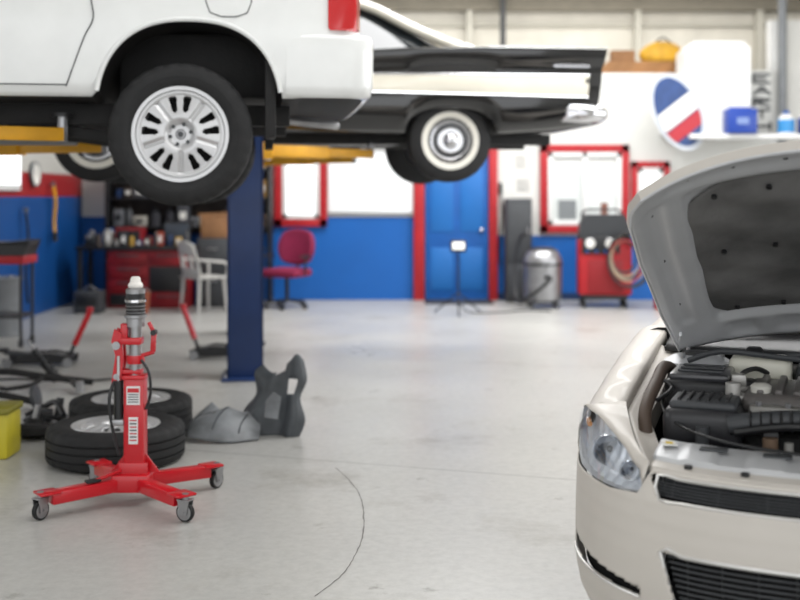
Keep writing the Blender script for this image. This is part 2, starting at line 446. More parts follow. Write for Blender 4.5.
for x,zr,ins in ((-2.15,.96,.1),(-1.75,1.32,.17),(-1.45,1.52,.2),(-.6,1.57,.2),(.3,1.56,.2),(.78,1.52,.2),(.93,.97,.1)):
    z0=.96
    n0=YC-HW+.06; n1=YC-HW+ins
    m1=zr-.1 if zr>1.2 else zr-.0
    rg.append([(x,n0,z0),(x,n1,max(z0,m1)),(x,n1+.07,max(z0,zr)),(x,YC,max(z0,zr+.03)),(x,2*YC-n1-.07,max(z0,zr)),(x,2*YC-n1,max(z0,m1)),(x,2*YC-n0,z0)])
def gm(i,j): 
    if j in(0,5) or i in(0,1,5): return carglass
    return white_paint
G().loft(rg,gm,False).obj('cabin',suv,ang=30)
def bump_ring(z,ins):
    pl=[(.57,-.148),(.75,-.149),(.92,-.143),(1.01,-.118),(1.05,-.065),(1.066,.02),(1.073,.3),(1.078,.85)]
    pl=[(px-ins*(1 if px>.95 else .1),py+ins*.7) for px,py in pl]
    full=pl+[(px,1.7-py) for px,py in reversed(pl[:-1])]
    return [(a,b_,z) for a,b_ in full]
G().loft([bump_ring(.205,.060),bump_ring(.21,.035),bump_ring(.225,.016),bump_ring(.27,.006),bump_ring(.36,.002),bump_ring(.45,.0),bump_ring(.52,.004),bump_ring(.545,.010),bump_ring(.553,.022)],white_paint,True,white_paint,under).obj('rear_bumper',suv,ang=50)
G().box((1.0,.85,.560),(.12,1.5,.016),dark,.006).obj('bumper_step_pad',suv)
for yy_ in (-.11,1.81):
    s_=1 if yy_<0 else -1
    q=G(); rg=[]
    for z in (.575,.59,.8,1.1,1.25,1.265):
        k=.012 if z in(.575,1.265) else 0
        ins=suv_inset(z)
        rg.append([(.80+k,yy_-s_*(.035-ins),z),(.90,yy_-s_*(.028-ins),z),(.96-k,yy_+s_*.02,z),(.985-k,yy_+s_*.09,z),(.985-k,yy_+s_*.18,z),(.9,yy_+s_*.18,z),(.8+k,yy_+s_*.05,z)])
    q.loft(rg,lamp_red); q.obj('tail_light',suv)
def archpts(cx,yv,rx=.50):
    pts=[]
    for i in range(0,33):
        a=pi*i/32; c=math.cos(a); d=abs(c)
        z=.08+.54*(max(0,1-d**2.4))**(1/2.4)
        if z<.2 : continue
        pts.append((cx+rx*c,yv,z))
    return pts
for yv in (-.155,1.855):
    for cx in (.05,-2.90):
        G().tube(archpts(cx,yv+(.014 if yv<0 else -.014)),.014,white_paint,n=10,sm=2).obj('fender_flare',suv)
for yv in (-.06,1.5):
    G().box((.485,yv+.12,.24),(.06,.30,.50),under,.01).obj('mud_flap',suv)
for cx in (.05,-2.9):
    G().box((cx,.85,.42),(.86,1.1,.38),under,.03).obj('wheel_housing',suv)
seam=M('panel_gap',(70,72,74),.8)
def sidey(z): return YC-(1.0-suv_inset(z))-.0015
G().tube([(-.60,sidey(.3),.25),(-.545,sidey(.4),.40),(-.50,sidey(.5),.52),(-.455,sidey(.55),.62),(-.47,sidey(.7),.74),(-.46,sidey(.9),.94)],.0035,seam,n=6).obj('door_seam',suv)
G().tube([(-.6,sidey(.27),.26),(-1.45,sidey(.27),.26),(-2.3,sidey(.27),.26)],.0035,seam,n=6).obj('door_seam',suv)
G().tube([(-1.45,sidey(.3),.23),(-1.45,sidey(.5),.5),(-1.44,sidey(.9),.94)],.0035,seam,n=6).obj('door_seam',suv)
q=G(); rr_=[(.16,.66),(.36,.66),(.36,.86),(.16,.86)]
q.tube([(a,sidey(b_)-.001,b_) for a,b_ in rr_],.003,seam,n=6,closed=True,sm=3); q.obj('fuel_door',suv)
q=G()
for yv in (.3,1.4): q.box((-1.5,yv,.13),(4.2,.09,.12),under,.01)
for xv in (-.6,-1.6,-3.2): q.box((xv,.85,.13),(.1,1.1,.1),under,.01)
q.obj('chassis_frame',suv)
q=G().cyl((0,.1,0),(0,1.6,0),.045,under).sph((0,.85,0),.15,under).cyl((0,.85,0),(-1.9,.85,.1),.04,under)
for yv in (.32,1.38): q.beam((-.1,yv,-.04),(-1.0,yv,.08),.05,.06,under); q.tube([(.08,yv,-.05),(.12,yv,.3)],.03,dgrey,sm=0)
q.obj('rear_axle',suv)
q=G().tube([(-2.2,1.15,.1),(-.6,1.15,.1),(-.2,1.1,.22),(.2,1.15,.2),(.8,1.35,.16),(.95,1.45,.15)],.03,steel); q.cyl((-1.5,1.15,.09),(-.75,1.15,.09),.1,steel); q.obj('exhaust',suv)
w0=alloy_wheel('wheel',.39,.25,.265,suv)
copytree(w0,suv,(-2.92,0,.03)); copytree(w0,suv,(0,1.7,0),(0,0,pi)); copytree(w0,suv,(-2.92,1.7,.03),(0,0,pi))
w0.rotation_euler=(0,.3,0)

# ---------------------------------------------------------------- vintage black car on lift
vc=E('vintage_car',(.43,9.82,1.976),math.radians(8),label='black and cream vintage finned sedan raised on a lift',category='car')
VC=.775
def v_zb(x):
    for cx in (0,-3.02):
        d=abs(x-cx)/.41
        if d<1: return max(.07,-.02+.29*(1-d**2.6)**(1/2.6))
    return interp([(-4.1,.16),(-3.7,.08),(.5,.07),(1.0,.11),(1.4,.16)],x)
def v_hw(x): return sinterp([(-4.1,.86),(-3.9,.94),(-3,.97),(.6,.975),(1.2,.955),(1.4,.93)],x)
def v_zt(x): return sinterp([(-4.1,.56),(-3.9,.62),(-2.2,.66),(-1.2,.74),(-.3,.80),(.5,.825),(1.4,.83)],x)
xs=sorted(set([-4.1,-4.05,-3.9,-3.7,-3.5]+[-3.45+.04*i for i in range(22)]+[-2.5,-2.2,-1.8,-1.4,-1.0,-.7]+[-.44+.035*i for i in range(27)]+[.7,.9,1.1,1.25,1.35,1.4]))
rings=[]
for x in xs:
    zb=v_zb(x);zt=v_zt(x);hw=v_hw(x)
    pr=[(0,.10),(.03,.07),(.12,.02),(.35,.0),(.55,.012),(.64,.03),(.72,.045),(.80,.01),(.93,-.02),(.985,-.015),(1.0,.01)]
    dx=lambda z:-(zt-z)*.16*max(0,min(1,(x-.9)/.5))
    near=[(x+dx(zb+f*(zt-zb)),VC-(hw-ins),zb+f*(zt-zb)) for f,ins in pr]
    tp=[(x,VC-hw+.14,zt-.01),(x,VC-hw+.28,zt-.05),(x,VC,zt-.03),(x,VC+hw-.28,zt-.05),(x,VC+hw-.14,zt-.01)]
    far=[(p[0],2*VC-p[1],p[2]) for p in reversed(near)]
    bt=[(x+dx(zb),VC+hw-.3,zb),(x+dx(zb),VC,zb),(x+dx(zb),VC-hw+.3,zb)]
    rings.append(near+tp+far+bt)
nv=len(rings[0])
G().loft(rings,lambda i,j: under if j>=nv-4 else black_paint,True,black_paint).obj('body',vc,ang=50)
for sgn in (-1,1):
    rows=[]
    for i in range(45):
        x=-2.6+ (1.27+2.6)*i/44
        zt=v_zt(x);hw=v_hw(x); k_=(x+2.6)/3.9; tp=.585-.035*(1-k_); lo=.385+.045*(1-k_)
        lo=lo+(tp-lo)*max(0,(-2.2-x)/.45)
        zz=[lo+(tp-lo)*k/5 for k in range(6)]
        zbq=.07 if abs(x)>.45 else v_zb(x)
        row=[]
        for z in zz:
            f=(z-zbq)/(zt-zbq); ins=interp([(.12,.02),(.35,0),(.55,.012),(.64,.03),(.72,.045),(.80,.01)],f)
            row.append((x-(zt-z)*.16*max(0,min(1,(x-.9)/.5)),VC+sgn*(hw-ins+.008),z))
        rows.append(row)
    G().sheet(rows,cream).obj('side_panel',vc,label='cream painted side panel')
    for e_ in (0,-1):
        G().tube([tuple(r[e_]) for r in rows],.008,chrome,n=8,sm=0).obj('chrome_trim',vc)
    q=G()
    for k in range(9): q.box((.93+.035*k,VC+sgn*(.955),.66),(.012,.012,.035),chrome,.002)
    q.box((1.07,VC+sgn*.952,.66),(.33,.008,.012),chrome); q.obj('fender_emblem',vc)
    q=G().lathe([(0,0),(.07,0),(.075,.03),(.05,.06),(0,.065)],(1.33,VC+sgn*.7,.52),(1,0,0),lamp_red,24)
    q.lathe([(.075,0),(.09,.02),(.085,.04),(.075,.03)],(1.33,VC+sgn*.7,.52),(1,0,0),chrome,24); q.obj('tail_light',vc)
q=G();pl=[(1.02,-.17),(1.12,-.205),(1.24,-.21),(1.35,-.18),(1.42,-.10),(1.45,.02),(1.46,.3),(1.46,.775)]
pl=[tuple(v)[:2] for v in cat([Vector((a,c,0)) for a,c in pl],3)]
pl=pl+[(a,1.55-c) for a,c in reversed(pl[:-1])]
rows=[]
for k in range(11):
    t=k/10; z=.165+.165*t; o=.07*(1-math.sin(pi*t)**.6)
    rows.append([(a-o,VC+(c-VC)*(1-o*.6),z+(.02*max(0,1.2-a)/.2*(.5-t) )) for a,c in pl])
q.sheet(rows,chrome); q.obj('rear_bumper',vc,solid=.008,ang=70)
q=G().loft([[(x,VC-.8,.1),(x,VC-.85,.25),(x,VC-.8,.36),(x,VC+.8,.36),(x,VC+.85,.25),(x,VC+.8,.1)] for x in (-4.22,-4.1)],chrome); q.obj('front_bumper',vc)
rg=[]
for x,zr,w0_,w1_ in ((-2.55,.72,.72,.70),(-2.1,1.05,.78,.66),(-1.85,1.22,.8,.62),(-1.3,1.31,.82,.6),(-.75,1.27,.82,.6),(-.35,1.08,.8,.6),(.18,.80,.76,.62)):
    z0=.7
    rg.append([(x,VC-w0_,z0),(x,VC-w1_-.06,zr-.09),(x,VC-w1_,zr-.02),(x,VC,zr+.03),(x,VC+w1_,zr-.02),(x,VC+w1_+.06,zr-.09),(x,VC+w0_,z0)])
def vm(i,j):
    if j in(0,5) or i in(0,1): return carglass
    if i in (5,) and j in(2,3): return carglass
    return cream
G().loft(rg,vm,False).obj('cabin',vc)
for sgn in(-1,1):
    G().tube([(-1.3,VC+sgn*.68,1.27),(-.75,VC+sgn*.69,1.2),(-.35,VC+sgn*.70,1.02),(-.02,VC+sgn*.73,.88),(.22,VC+sgn*.77,.80)],.045,cream,n=8).obj('roof_pillar',vc)
    G().tube([(-2.5,VC+sgn*.76,.72),(-2.08,VC+sgn*.72,1.0),(-1.8,VC+sgn*.69,1.18)],.02,chrome,n=8).obj('windshield_pillar',vc)
q=G()
for yv in (.3,1.25): q.box((-1.4,yv,.03),(4.8,.08,.1),under,.01)
q.cyl((0,.05,0),(0,1.5,0),.04,under).sph((0,.775,0),.13,under).cyl((0,.775,0),(-2.2,.775,.05),.035,under)
q.tube([(-2.5,.5,.03),(-.5,.5,.0),(.1,.45,.14),(1.0,.4,.05)],.028,steel); q.cyl((-1.6,.5,-.0),(-1.0,.5,.0),.08,steel)
q.obj('chassis_frame',vc)
ww=E('wheel',parent=vc)
R,r,w=.365,.185,.18; h=w/2
pr=[(r-.01,-h*.75),(r+.005,-h*.9),(r+.015,-h*.97),(.255,-h),(.262,-h*1.0),(.33,-h*.93),(R-.01,-h*.8),(R,-h*.6),(R,-h*.1),(R-.01,0),(R,h*.1),(R,h*.6),(R-.01,h*.8),(.3,h),(r,h*.8),(r-.01,-h*.75)]
ms=[rubber]*15; ms[2]=whitewall
G().lathe(pr,(0,0,0),(0,1,0),ms,72).obj('tire',ww)
G().lathe([(0,-h-.04),(.03,-h-.04),(.045,-h-.03),(.06,-h-.012),(.09,-h-.018),(.115,-h-.014),(.125,-h+.004),(.15,-h+.006),(.165,-h-.004),(.18,-h-.002),(.186,-h+.012),(.18,h*.7)],(0,0,0),(0,1,0),[chrome]*4+[chrome,chrome,dgrey,steel,chrome,chrome,steel],48).obj('hubcap',ww,label='chrome hubcap')
copytree(ww,vc,(-3.02,0,0)); copytree(ww,vc,(0,1.55,0),(0,0,pi)); copytree(ww,vc,(-3.02,1.55,0),(0,0,pi))

# ---------------------------------------------------------------- lifts
def lift(loc,rz,gap,z_arm,pads_near,pads_far,label,height=3.7,ph=.07):
    root=E('vehicle_lift',(loc[0],loc[1],0),rz,label=label,category='car lift')
    for k,(yv,pads,s_) in enumerate(((0,pads_near,1),(gap,pads_far,-1))):
        q=G(); w_=.29;d_=.26
        q.box((-w_/2+.012,yv,height/2),(.024,d_,height),postblue,.004).box((w_/2-.012,yv,height/2),(.024,d_,height),postblue,.004)
        q.box((0,yv-s_*(d_/2-.012),height/2),(w_,.024,height),postblue,.004)
        q.box((0,yv-s_*.02,.012),(.38,.38,.024),postblue,.004)
        for bx in (-.16,.16):
            for by in (-.13,.13): q.cyl((bx,yv+by,.024),(bx,yv+by,.05),.014,steel,n=6)
        q.obj('post',root)
        q=G().box((0,yv+s_*.02,z_arm+.1),(.22,.2,.6),dgrey,.01).box((0,yv+s_*.17,z_arm),(.46,.12,.14),yellow,.01)
        q.obj('carriage',root)
        for j,(px_,py_) in enumerate(pads):
            x0=.17 if px_>0 else -.17; y0=yv+s_*.19
            q=G(); mid=Vector((x0+(px_-x0)*.55,y0+(py_-y0)*.55,z_arm)); e=Vector((px_,py_,z_arm))
            q.cyl((x0,y0,z_arm-.08),(x0,y0,z_arm+.08),.045,steel)
            q.beam((x0,y0,z_arm),mid,.12,.10,yellow); q.beam(mid.lerp(Vector((x0,y0,z_arm)),.15),e,.09,.075,yellow)
            q.obj('arm',root)
            q=G().cyl((px_,py_,z_arm-.04),(px_,py_,z_arm+ph-.02),.03,steel).cyl((px_,py_,z_arm+ph-.02),(px_,py_,z_arm+ph),.06,dark)
            q.obj('pad',root)
    G().box((0,gap/2,height+.02),(.2,gap+.3,.12),postblue,.01).obj('crossbeam',root)
    return root
lift((-1.27,9.12),math.radians(8),3.05,1.87,[(1.12,.75),(-1.3,.75)],[(1.12,2.3),(-1.3,2.3)],'two-post lift with navy posts and yellow swing arms',height=3.7,ph=.12)
lift((-3.35,5.35),math.radians(7),3.15,1.84,[(1.55,.72),(-.55,.7)],[(1.55,2.35),(-.55,2.35)],'two-post lift with yellow arms holding the white suv',height=3.9,ph=.12)

# ---------------------------------------------------------------- silver car with open hood
car=E('car',(1.24,2.88,0),math.radians(-22),label='silver sedan with its hood raised over an exposed engine bay',category='car')
UW,VW=.925,.62
tab=[]
for i in range(1201):
    th=pi/2*i/1200
    tab.append((UW*math.sin(th)**(2/3.6),VW*(1-max(0,math.cos(th))**(2/1.7))))
cl=[0]
for a,c in zip(tab,tab[1:]): cl.append(cl[-1]+math.hypot(c[0]-a[0],c[1]-a[1]))
TOT=cl[-1]
def PL(s):
    a=min(abs(s),1)*TOT; i=min(max(bisect.bisect_left(cl,a),1),len(cl)-1)
    t=(a-cl[i-1])/max(1e-9,cl[i]-cl[i-1]); p,c=tab[i-1],tab[i]
    u=p[0]+(c[0]-p[0])*t; v=p[1]+(c[1]-p[1])*t
    return Vector((u if s>=0 else -u,v,0))
def NI(s):
    e=.02; d=(PL(min(1,s+e))-PL(max(-1,s-e))); d.normalize(); return Vector((-d.y,d.x,0))
PRF=[(.16,.09),(.20,.045),(.25,.018),(.31,.004),(.38,0),(.46,.001),(.51,.006),(.56,.012),(.61,.020),(.66,.033),(.70,.052),(.74,.085),(.80,.14)]
def FS(s,z,off=0):
    k=max(0,min(1,(abs(s)-.62)/.38)); k=k*k*(3-2*k)
    f=1-.85*k if z>.4 else 1-.3*k
    p=PL(s)+NI(s)*(sinterp(PRF,z)*f+off); return Vector((p.x,p.y,z))
def s_of(u):
    lo,hi=0,1
    for _ in range(30):
        m=(lo+hi)/2
        if PL(m).x<u: lo=m
        else: hi=m
    return lo
def sg_of(u): return s_of(abs(u))*(1 if u>=0 else -1)
SH0=s_of(.645); SH1=.975
def ztop(s):
    a=abs(s)
    if a<SH0-.02: return .705
    return sinterp([(SH0-.02,.705),(SH0+.012,.630),(SH0+.12,.618),(SH1-.1,.622),(1,.64)],a)
NCOL=300;NR=80
rows=[]
for i in range(NR+1):
    r_=[]
    for j in range(NCOL+1):
        s=-1+2*j/NCOL; z=.16+(ztop(s)-.16)*i/NR; r_.append(FS(s,z))
    rows.append(r_)
UG,LG=.605,.57
SV0,SV1=s_of(.63),s_of(.905)     # bumper slot runs by arc length
def vlo(k): return .346+.004*k+.008*k*k
def vhi(k): return .368+.044*k+.006*k*k
def fmask(i,j):
    s=-1+2*(j+.5)/NCOL
    p=(Vector(rows[i][j])+Vector(rows[i+1][j+1]))/2; u=abs(p.x); z=p.z
    if z<.694 and .630<z<.688 and u<UG-(.688-z)*.4: return False
    if .275<z<.485 and u<LG-(.485-z)*.35: return False
    k=(abs(s)-SV0)/(SV1-SV0)
    if 0<k<1 and vlo(k)<z<vhi(k): return False
    return True
q=G().sheet(rows,silver_paint,fmask); q.obj('front_bumper',car,solid=.006,ang=70)
def frame_pts(us,z0,z1,off,inx=0):
    top=[FS(sg_of(u),z1,off) for u in us]; bot=[FS(s_of(abs(u-inx*(1 if u>0 else -1)))*(1 if u>=0 else -1),z0,off) for u in reversed(us)]
    return top+bot
us=[-UG+2*UG*k/18 for k in range(19)]
trim_s=M('satin_chrome_trim',(208,206,203),.3,.7)
G().tube(frame_pts(us,.628,.690,-.002,.02),.005,trim_s,n=8,closed=True,sm=2).obj('grille_surround',car,label='slim chrome surround of the upper grille')
us2=[-LG+2*LG*k/18 for k in range(19)]
G().tube(frame_pts(us2,.275,.487,-.001,.07),.007,trim_s,n=8,closed=True,sm=2).obj('air_intake_surround',car)
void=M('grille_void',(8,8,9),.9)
q=G()
for k in range(7): q.tube([FS(sg_of(u),.636+.0085*k,.018) for u in us],.0026,dgrey,n=6,sm=0)
for k in range(9):
    u=-.56+1.12*k/8; s=sg_of(u); q.tube([FS(s,.632,.022),FS(s,.687,.022)],.002,dark,n=5,sm=0)
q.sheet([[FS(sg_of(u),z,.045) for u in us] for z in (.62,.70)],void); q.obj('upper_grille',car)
q=G()
for k in range(13):
    z=.285+.0158*k; uu=[u*(.985-(.485-z)*.6) for u in us2]
    q.tube([FS(sg_of(u),z,.02) for u in uu],.0034,dgrey,n=6,sm=0)
for k in range(11):
    u=-.5+1.0*k/10; s=sg_of(u); q.tube([FS(s,.28,.026),FS(s,.48,.026)],.003,dark,n=5,sm=0)
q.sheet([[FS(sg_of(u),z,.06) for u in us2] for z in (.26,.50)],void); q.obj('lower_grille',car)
for sg in (-1,1):
    ss=[SV0-.01+(SV1-SV0+.02)*k/12 for k in range(13)]
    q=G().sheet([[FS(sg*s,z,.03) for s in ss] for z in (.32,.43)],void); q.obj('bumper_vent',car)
    G().tube([FS(sg*(SV0+(SV1-SV0)*k/8),vlo(k/8)-.004,-.004) for k in range(9)],.0055,trim_s,n=8,sm=3).obj('vent_trim',car)
def hl(sg,t,f,off=0):
    s=SH0+(SH1-SH0)*t
    zl=interp([(0,.636),(.15,.624),(.4,.622),(.7,.632),(.9,.674),(1,.720)],t); zh=interp([(0,.655),(.05,.694),(.2,.722),(.4,.752),(.7,.790),(.9,.800),(1,.782)],t)
    z=zl+(zh-zl)*f; return FS(sg*s,z,off)
for sg in (-1,1):
    root=E('headlight',parent=car)
    rows_=[[hl(sg,t/24,f/8,-.002-.006*math.sin(pi*f/8)) for t in range(25)] for f in range(9)]
    G().sheet(rows_,clear).obj('lens',root,ang=80)
    q=G(); back=[[hl(sg,t/48,f/8,.026+.022*math.sin(pi*f/8)+.003*math.sin(t*1.3)) for t in range(49)] for f in range(9)]
    q.sheet(back,M('headlight_reflector',(226,229,233),.28,.45))
    bez=M('headlight_bezel',(176,176,176),.5,.1)
    for f in (0,1):
        q.sheet([[hl(sg,t/24,f,0) for t in range(25)],[hl(sg,t/24,f,.027) for t in range(25)]],bez)
    for t in (0,1):
        q.sheet([[hl(sg,t,f/4,0) for f in range(5)],[hl(sg,t,f/4,.027) for f in range(5)]],bez)
    q.obj('reflector',root)
    for t,f,rad in ((.22,.48,.026),(.54,.50,.044)):
        c=hl(sg,t,f,.052); ax=Vector((-NI(sg*.3).x*.3,-1,.05))
        q=G().lathe([(rad,.040),(rad+.003,.043),(rad+.005,.038),(rad*.98,.028),(rad*.8,.010),(rad*.45,-.006),(rad*.25,-.01)],c,ax,M('lamp_bowl',(196,199,204),.18,.8),28)
        q.sph(tuple(c+ax.normalized()*.012),rad*.26,M('bulb_shield',(90,92,96),.3,.6),12); q.obj('lamp',root)
    c=[hl(sg,.84+.025*k,.60,.020) for k in range(4)]
    G().tube(c,.009,amber,n=8).obj('turn_signal',root,label='small pale amber turn signal bulb')
zt_f=lambda v: sinterp([(.5,.795),(.6,.808),(.8,.845),(1.0,.88),(1.3,.925),(1.6,.955)],v)
def zb_f(v):
    d=v-1.02
    a=.33+math.sqrt(max(0,.36**2-d*d)) if abs(d)<.36 else 0
    if v<.76: return max(.645,a)
    return max(a,.22)
for sg in (-1,1):
    q=G(); rows_=[]
    for k in range(41):
        t=k/40; o=hl(1,t,1,-.001)
        inner=Vector((.610+(.765-.610)*t**.8,.150+(.60-.150)*t**1.15,.720+(zt_f(.6)-.720)*t))
        fl=inner+Vector((-.004,.008,-.035))
        m=o.lerp(inner,.3)+Vector((0,0,.004)); m2=o.lerp(inner,.7)+Vector((0,0,.005))
        rows_.append([(sg*p.x,p.y,p.z) for p in (o,m,m2,inner,fl)])
    q.sheet(rows_,silver_paint)
    rows_=[]
    for k in range(80):
        v=.575+(1.6-.575)*k/79; zt=zt_f(v); zb=min(zb_f(v),zt-.1)
        kk=max(0,min(1,(v-.575)/.12)); du=(1-kk)*.006
        z1=max(.66,zb+.01);z2=max(.72,zb+.03)
        base_=[(.921-du,zb),(.926-du,z1),(.922-du,z2),(.905-du,max(z2+.01,zt-.050)),(.882,zt-.022),(.845,zt-.006),(.80,zt-.001),(.772,zt-.004),(.766,zt-.012),(.762,zt-.045)]
        rows_.append([(sg*a,v,z) for a,z in base_])
    q.sheet(rows_,silver_paint)
    rows_=[]
    for k in range(12):
        v=.60+.12*k/11
        rows_.append([(sg*.905,v,.20),(sg*.922,v,.30),(sg*.924,v,.45),(sg*.924,v,.66)])
    def am(i,j):
        v=.60+.12*(i+.5)/11; z=(.25,.375,.555)[j]
        return (v-1.02)**2+(z-.33)**2>.36**2
    q.sheet(rows_,silver_paint,am)
    q.obj('fender',car,solid=.004,ang=60)
    q=G(); rows_=[]
    for k in range(17):
        a=pi*k/16; rows_.append([(sg*.90,1.02-.37*math.cos(a),.33+.37*math.sin(a)),(sg*.62,1.02-.37*math.cos(a),.33+.37*math.sin(a))])
    q.sheet(rows_,under); q.obj('wheel_liner',car,solid=.004)
    q=G(); rows_=[]
    for k in range(20):
        v=.20+(1.36-.2)*k/19; e=.615+.15*min(1,(v-.2)/.42)**.8; zt=interp([(.2,.72),(.6,.80),(1.36,.93)],v)
        rows_.append([(sg*(e-.003),v,zt-.028),(sg*(e-.02),v,zt-.040),(sg*(e-.075),v,zt-.046),(sg*(e-.085),v,zt-.10),(sg*(e-.10),v,.5),(sg*(e-.16),v,.32)])
    q.sheet(rows_,lambda i,j: silver_paint if j<3 else under); q.obj('inner_fender',car,solid=.003)
    for v in (.5,.72,.95,1.15):
        e=.615+.15*min(1,(v-.2)/.42)**.8; zt=interp([(.2,.72),(.6,.80),(1.36,.93)],v)
        G().cyl((sg*(e-.045),v,zt-.050),(sg*(e-.045),v,zt-.034),.010,steel,n=6).obj('fender_bolt',car)
def c_zb(y): 
    d=abs(y-3.78)
    if d<.37: return max(.24,.33+math.sqrt(.37**2-d*d))
    return .24 if y<4.7 else .3
def c_hw(y): return sinterp([(1.55,.93),(2.4,.935),(4.0,.93),(4.6,.90),(4.9,.82),(5.0,.7)],y)
def c_zt(y): return sinterp([(1.45,.955),(2.4,.98),(4.1,1.02),(4.8,1.0),(5.0,.9)],y)
ys=sorted([1.5,1.6,1.9,2.3,2.8,3.2]+[3.35+.04*i for i in range(22)]+[4.3,4.5,4.7,4.85,4.95,5.0])
rings=[]
for y in ys:
    zb=c_zb(y);zt=c_zt(y);hw=c_hw(y)
    nr_=[(-(hw-i_),y,zb+(zt-zb)*f) for f,i_ in ((0,.03),(.06,.01),(.3,0),(.55,-.002),(.75,.008),(.9,.03),(.97,.07),(1,.13))]
    rings.append(nr_+[(0,y,zt+.02)]+[(-p[0],p[1],p[2]) for p in reversed(nr_)]+[(0,y,zb)])
nc_=len(rings[0])
G().loft(rings,lambda i,j: under if j>=nc_-2 else silver_paint,True,under).obj('body',car,ang=45)
rg=[]
for y,zr,wb,wt in ((1.62,.97,.72,.70),(1.95,1.2,.78,.62),(2.3,1.405,.8,.57),(2.9,1.46,.8,.56),(3.5,1.43,.8,.56),(3.95,1.27,.78,.58),(4.35,1.03,.7,.66)):
    rg.append([(-wb,y,.96),(-wt-.05,y,max(.97,zr-.06)),(-wt,y,max(.97,zr-.01)),(0,y,zr+.025),(wt,y,max(.97,zr-.01)),(wt+.05,y,max(.97,zr-.06)),(wb,y,.96)])
G().loft(rg,lambda i,j: carglass if (j in(0,5) or (i in(0,1,4,5) and j in (2,3))) else silver_paint,False).obj('cabin',car)
q=G(); rows_=[]
for k in range(21):
    u=-.74+1.48*k/20; c_=.05*(1-(u/.74)**2)
    rows_.append([(u,1.30-c_,.89),(u,1.34-c_,.915),(u,1.46-c_*.6,.93),(u,1.62,.975)])
q.sheet(rows_,dark)
q.obj('cowl',car,solid=.004)
for x0,x1 in ((-.55,.05),(.05,.6)):
    q=G().cyl((x0,1.47,.935),(x0,1.47,.985),.018,dark).tube([(x0,1.47,.98),(x0+.2,1.52,1.0),(x0+.42,1.56,1.015)],.008,dark); q.tube([(x0+.08,1.54,.995),(x0+.4,1.60,1.02),(x1+.02,1.63,1.035)],.006,dark); q.obj('wiper',car)
# radiator support cover
q=G(); rows_=[]
for k in range(91):
    u=-.61+1.22*k/90; f=PL(s_of(abs(u))).y
    dz=.010 if (k//7)%2 else 0
    rows_.append([(u,f+.060,.695),(u,f+.072,.708),(u,f+.12,.714),(u,f+.13,.726+dz*.4),(u,f+.18,.734+dz),(u,f+.26,.740+dz),(u,f+.29,.742),(u,f+.30,.722),(u,f+.305,.60)])
q.sheet(rows_,lambda i,j: silver_paint if j<2 else silver_inner)
q.obj('radiator_support',car,solid=.003)
for u in (-.5,-.34,-.17,.17,.34,.5):
    f=PL(s_of(abs(u))).y; G().cyl((u,f+.10,.712),(u,f+.10,.722),.012,dark).obj('support_clip',car)
for u in (-.44,-.26,-.09,.09,.26,.44):
    f=PL(s_of(abs(u))).y; G().box((u,f+.225,.750),(.08,.045,.006),dgrey,.002).obj('support_slot',car)
q=G().box((0,.17,.755),(.12,.06,.03),steel,.006).tube([(-.05,.19,.762),(-.22,.21,.765),(-.42,.30,.765),(-.58,.48,.77),(-.66,.7,.80),(-.68,1.1,.87)],.005,dark); q.obj('hood_latch',car)
q=G().box((-.575,.29,.748),(.04,.05,.004),paper,R=(0,0,.3)); q.box((-.575,.29,.7505),(.02,.03,.001),M('sticker_yellow',(220,190,60),.7),R=(0,0,.3)); q.obj('sticker',car)
G().box((0,.82,.30),(1.2,1.04,.03),under).box((0,1.36,.62),(1.5,.03,.56),under).obj('firewall',car)
q=G().box((0,.36,.5),(1.0,.06,.42),dark,.01)
for k in range(2): q.lathe([(.19,0),(.2,.02),(.19,.04)],(-.25+.5*k,.40,.5),(0,1,0),dark,30)
q.obj('radiator',car)
# engine
q=G()
q.box((.0,.82,.56),(.78,.52,.36),under,.03)
ec=M('engine_cover',(92,88,86),.42,var=.15)
q.box((-.02,.84,.81),(.76,.40,.08),ec,.035,seg=4)
for k in range(12): q.box((-.34+.057*k,.84,.855),(.026,.33,.022),ec,.009)
q.box((-.02,.61,.79),(.70,.05,.07),M('engine_cast',(150,148,144),.45,.4,var=.2,scale=18),.012)
for k in range(8): q.cyl((-.34+.09*k,.60,.82),(-.34+.09*k,.60,.837),.010,steel,n=6)
q.obj('engine',car)
G().lathe([(0,0),(.032,0),(.034,.02),(.024,.028),(0,.03)],(-.34,.71,.85),(0,0,1),M('oil_cap_pale',(196,194,186),.4),20).obj('oil_cap',car,label='pale oil filler cap')
q=G()
q.box((-.505,.60,.755),(.25,.22,.13),M('air_box_black',(40,40,43),.38),.035,seg=4); q.box((-.505,.60,.825),(.21,.18,.03),dgrey,.014,seg=3)
for k in range(6): q.box((-.58+.030*k,.60,.843),(.010,.15,.010),dark,.003)
q.obj('air_box',car)
q=G().tube([(-.42,.50,.775),(-.34,.50,.79),(-.22,.52,.80),(-.10,.53,.80)],.032,dgrey,n=14)
for k in range(7): q.lathe([(.032,0),(.037,.005),(.032,.010)],(-.36+.03*k,.500+.003*k,.788+.002*k),(1,.05,.05),dark,16)
q.obj('intake_duct',car)
q=G().box((-.55,.90,.79),(.23,.27,.15),dark,.02,seg=3).box((-.55,.90,.872),(.20,.24,.026),M('fuse_lid',(54,54,58),.3,coat=.3),.010)
for k in range(3): q.box((-.55,.83+.07*k,.889),(.15,.014,.007),dgrey,.003)
q.box((-.55,.765,.80),(.10,.004,.05),paper)
q.obj('fuse_box',car)
G().tube([(-.665,.48,.68),(-.688,.52,.77),(-.690,.62,.82),(-.690,.78,.85),(-.688,.95,.88),(-.66,1.06,.84)],.022,M('coolant_hose',(80,66,56),.6),n=12).obj('coolant_hose',car)
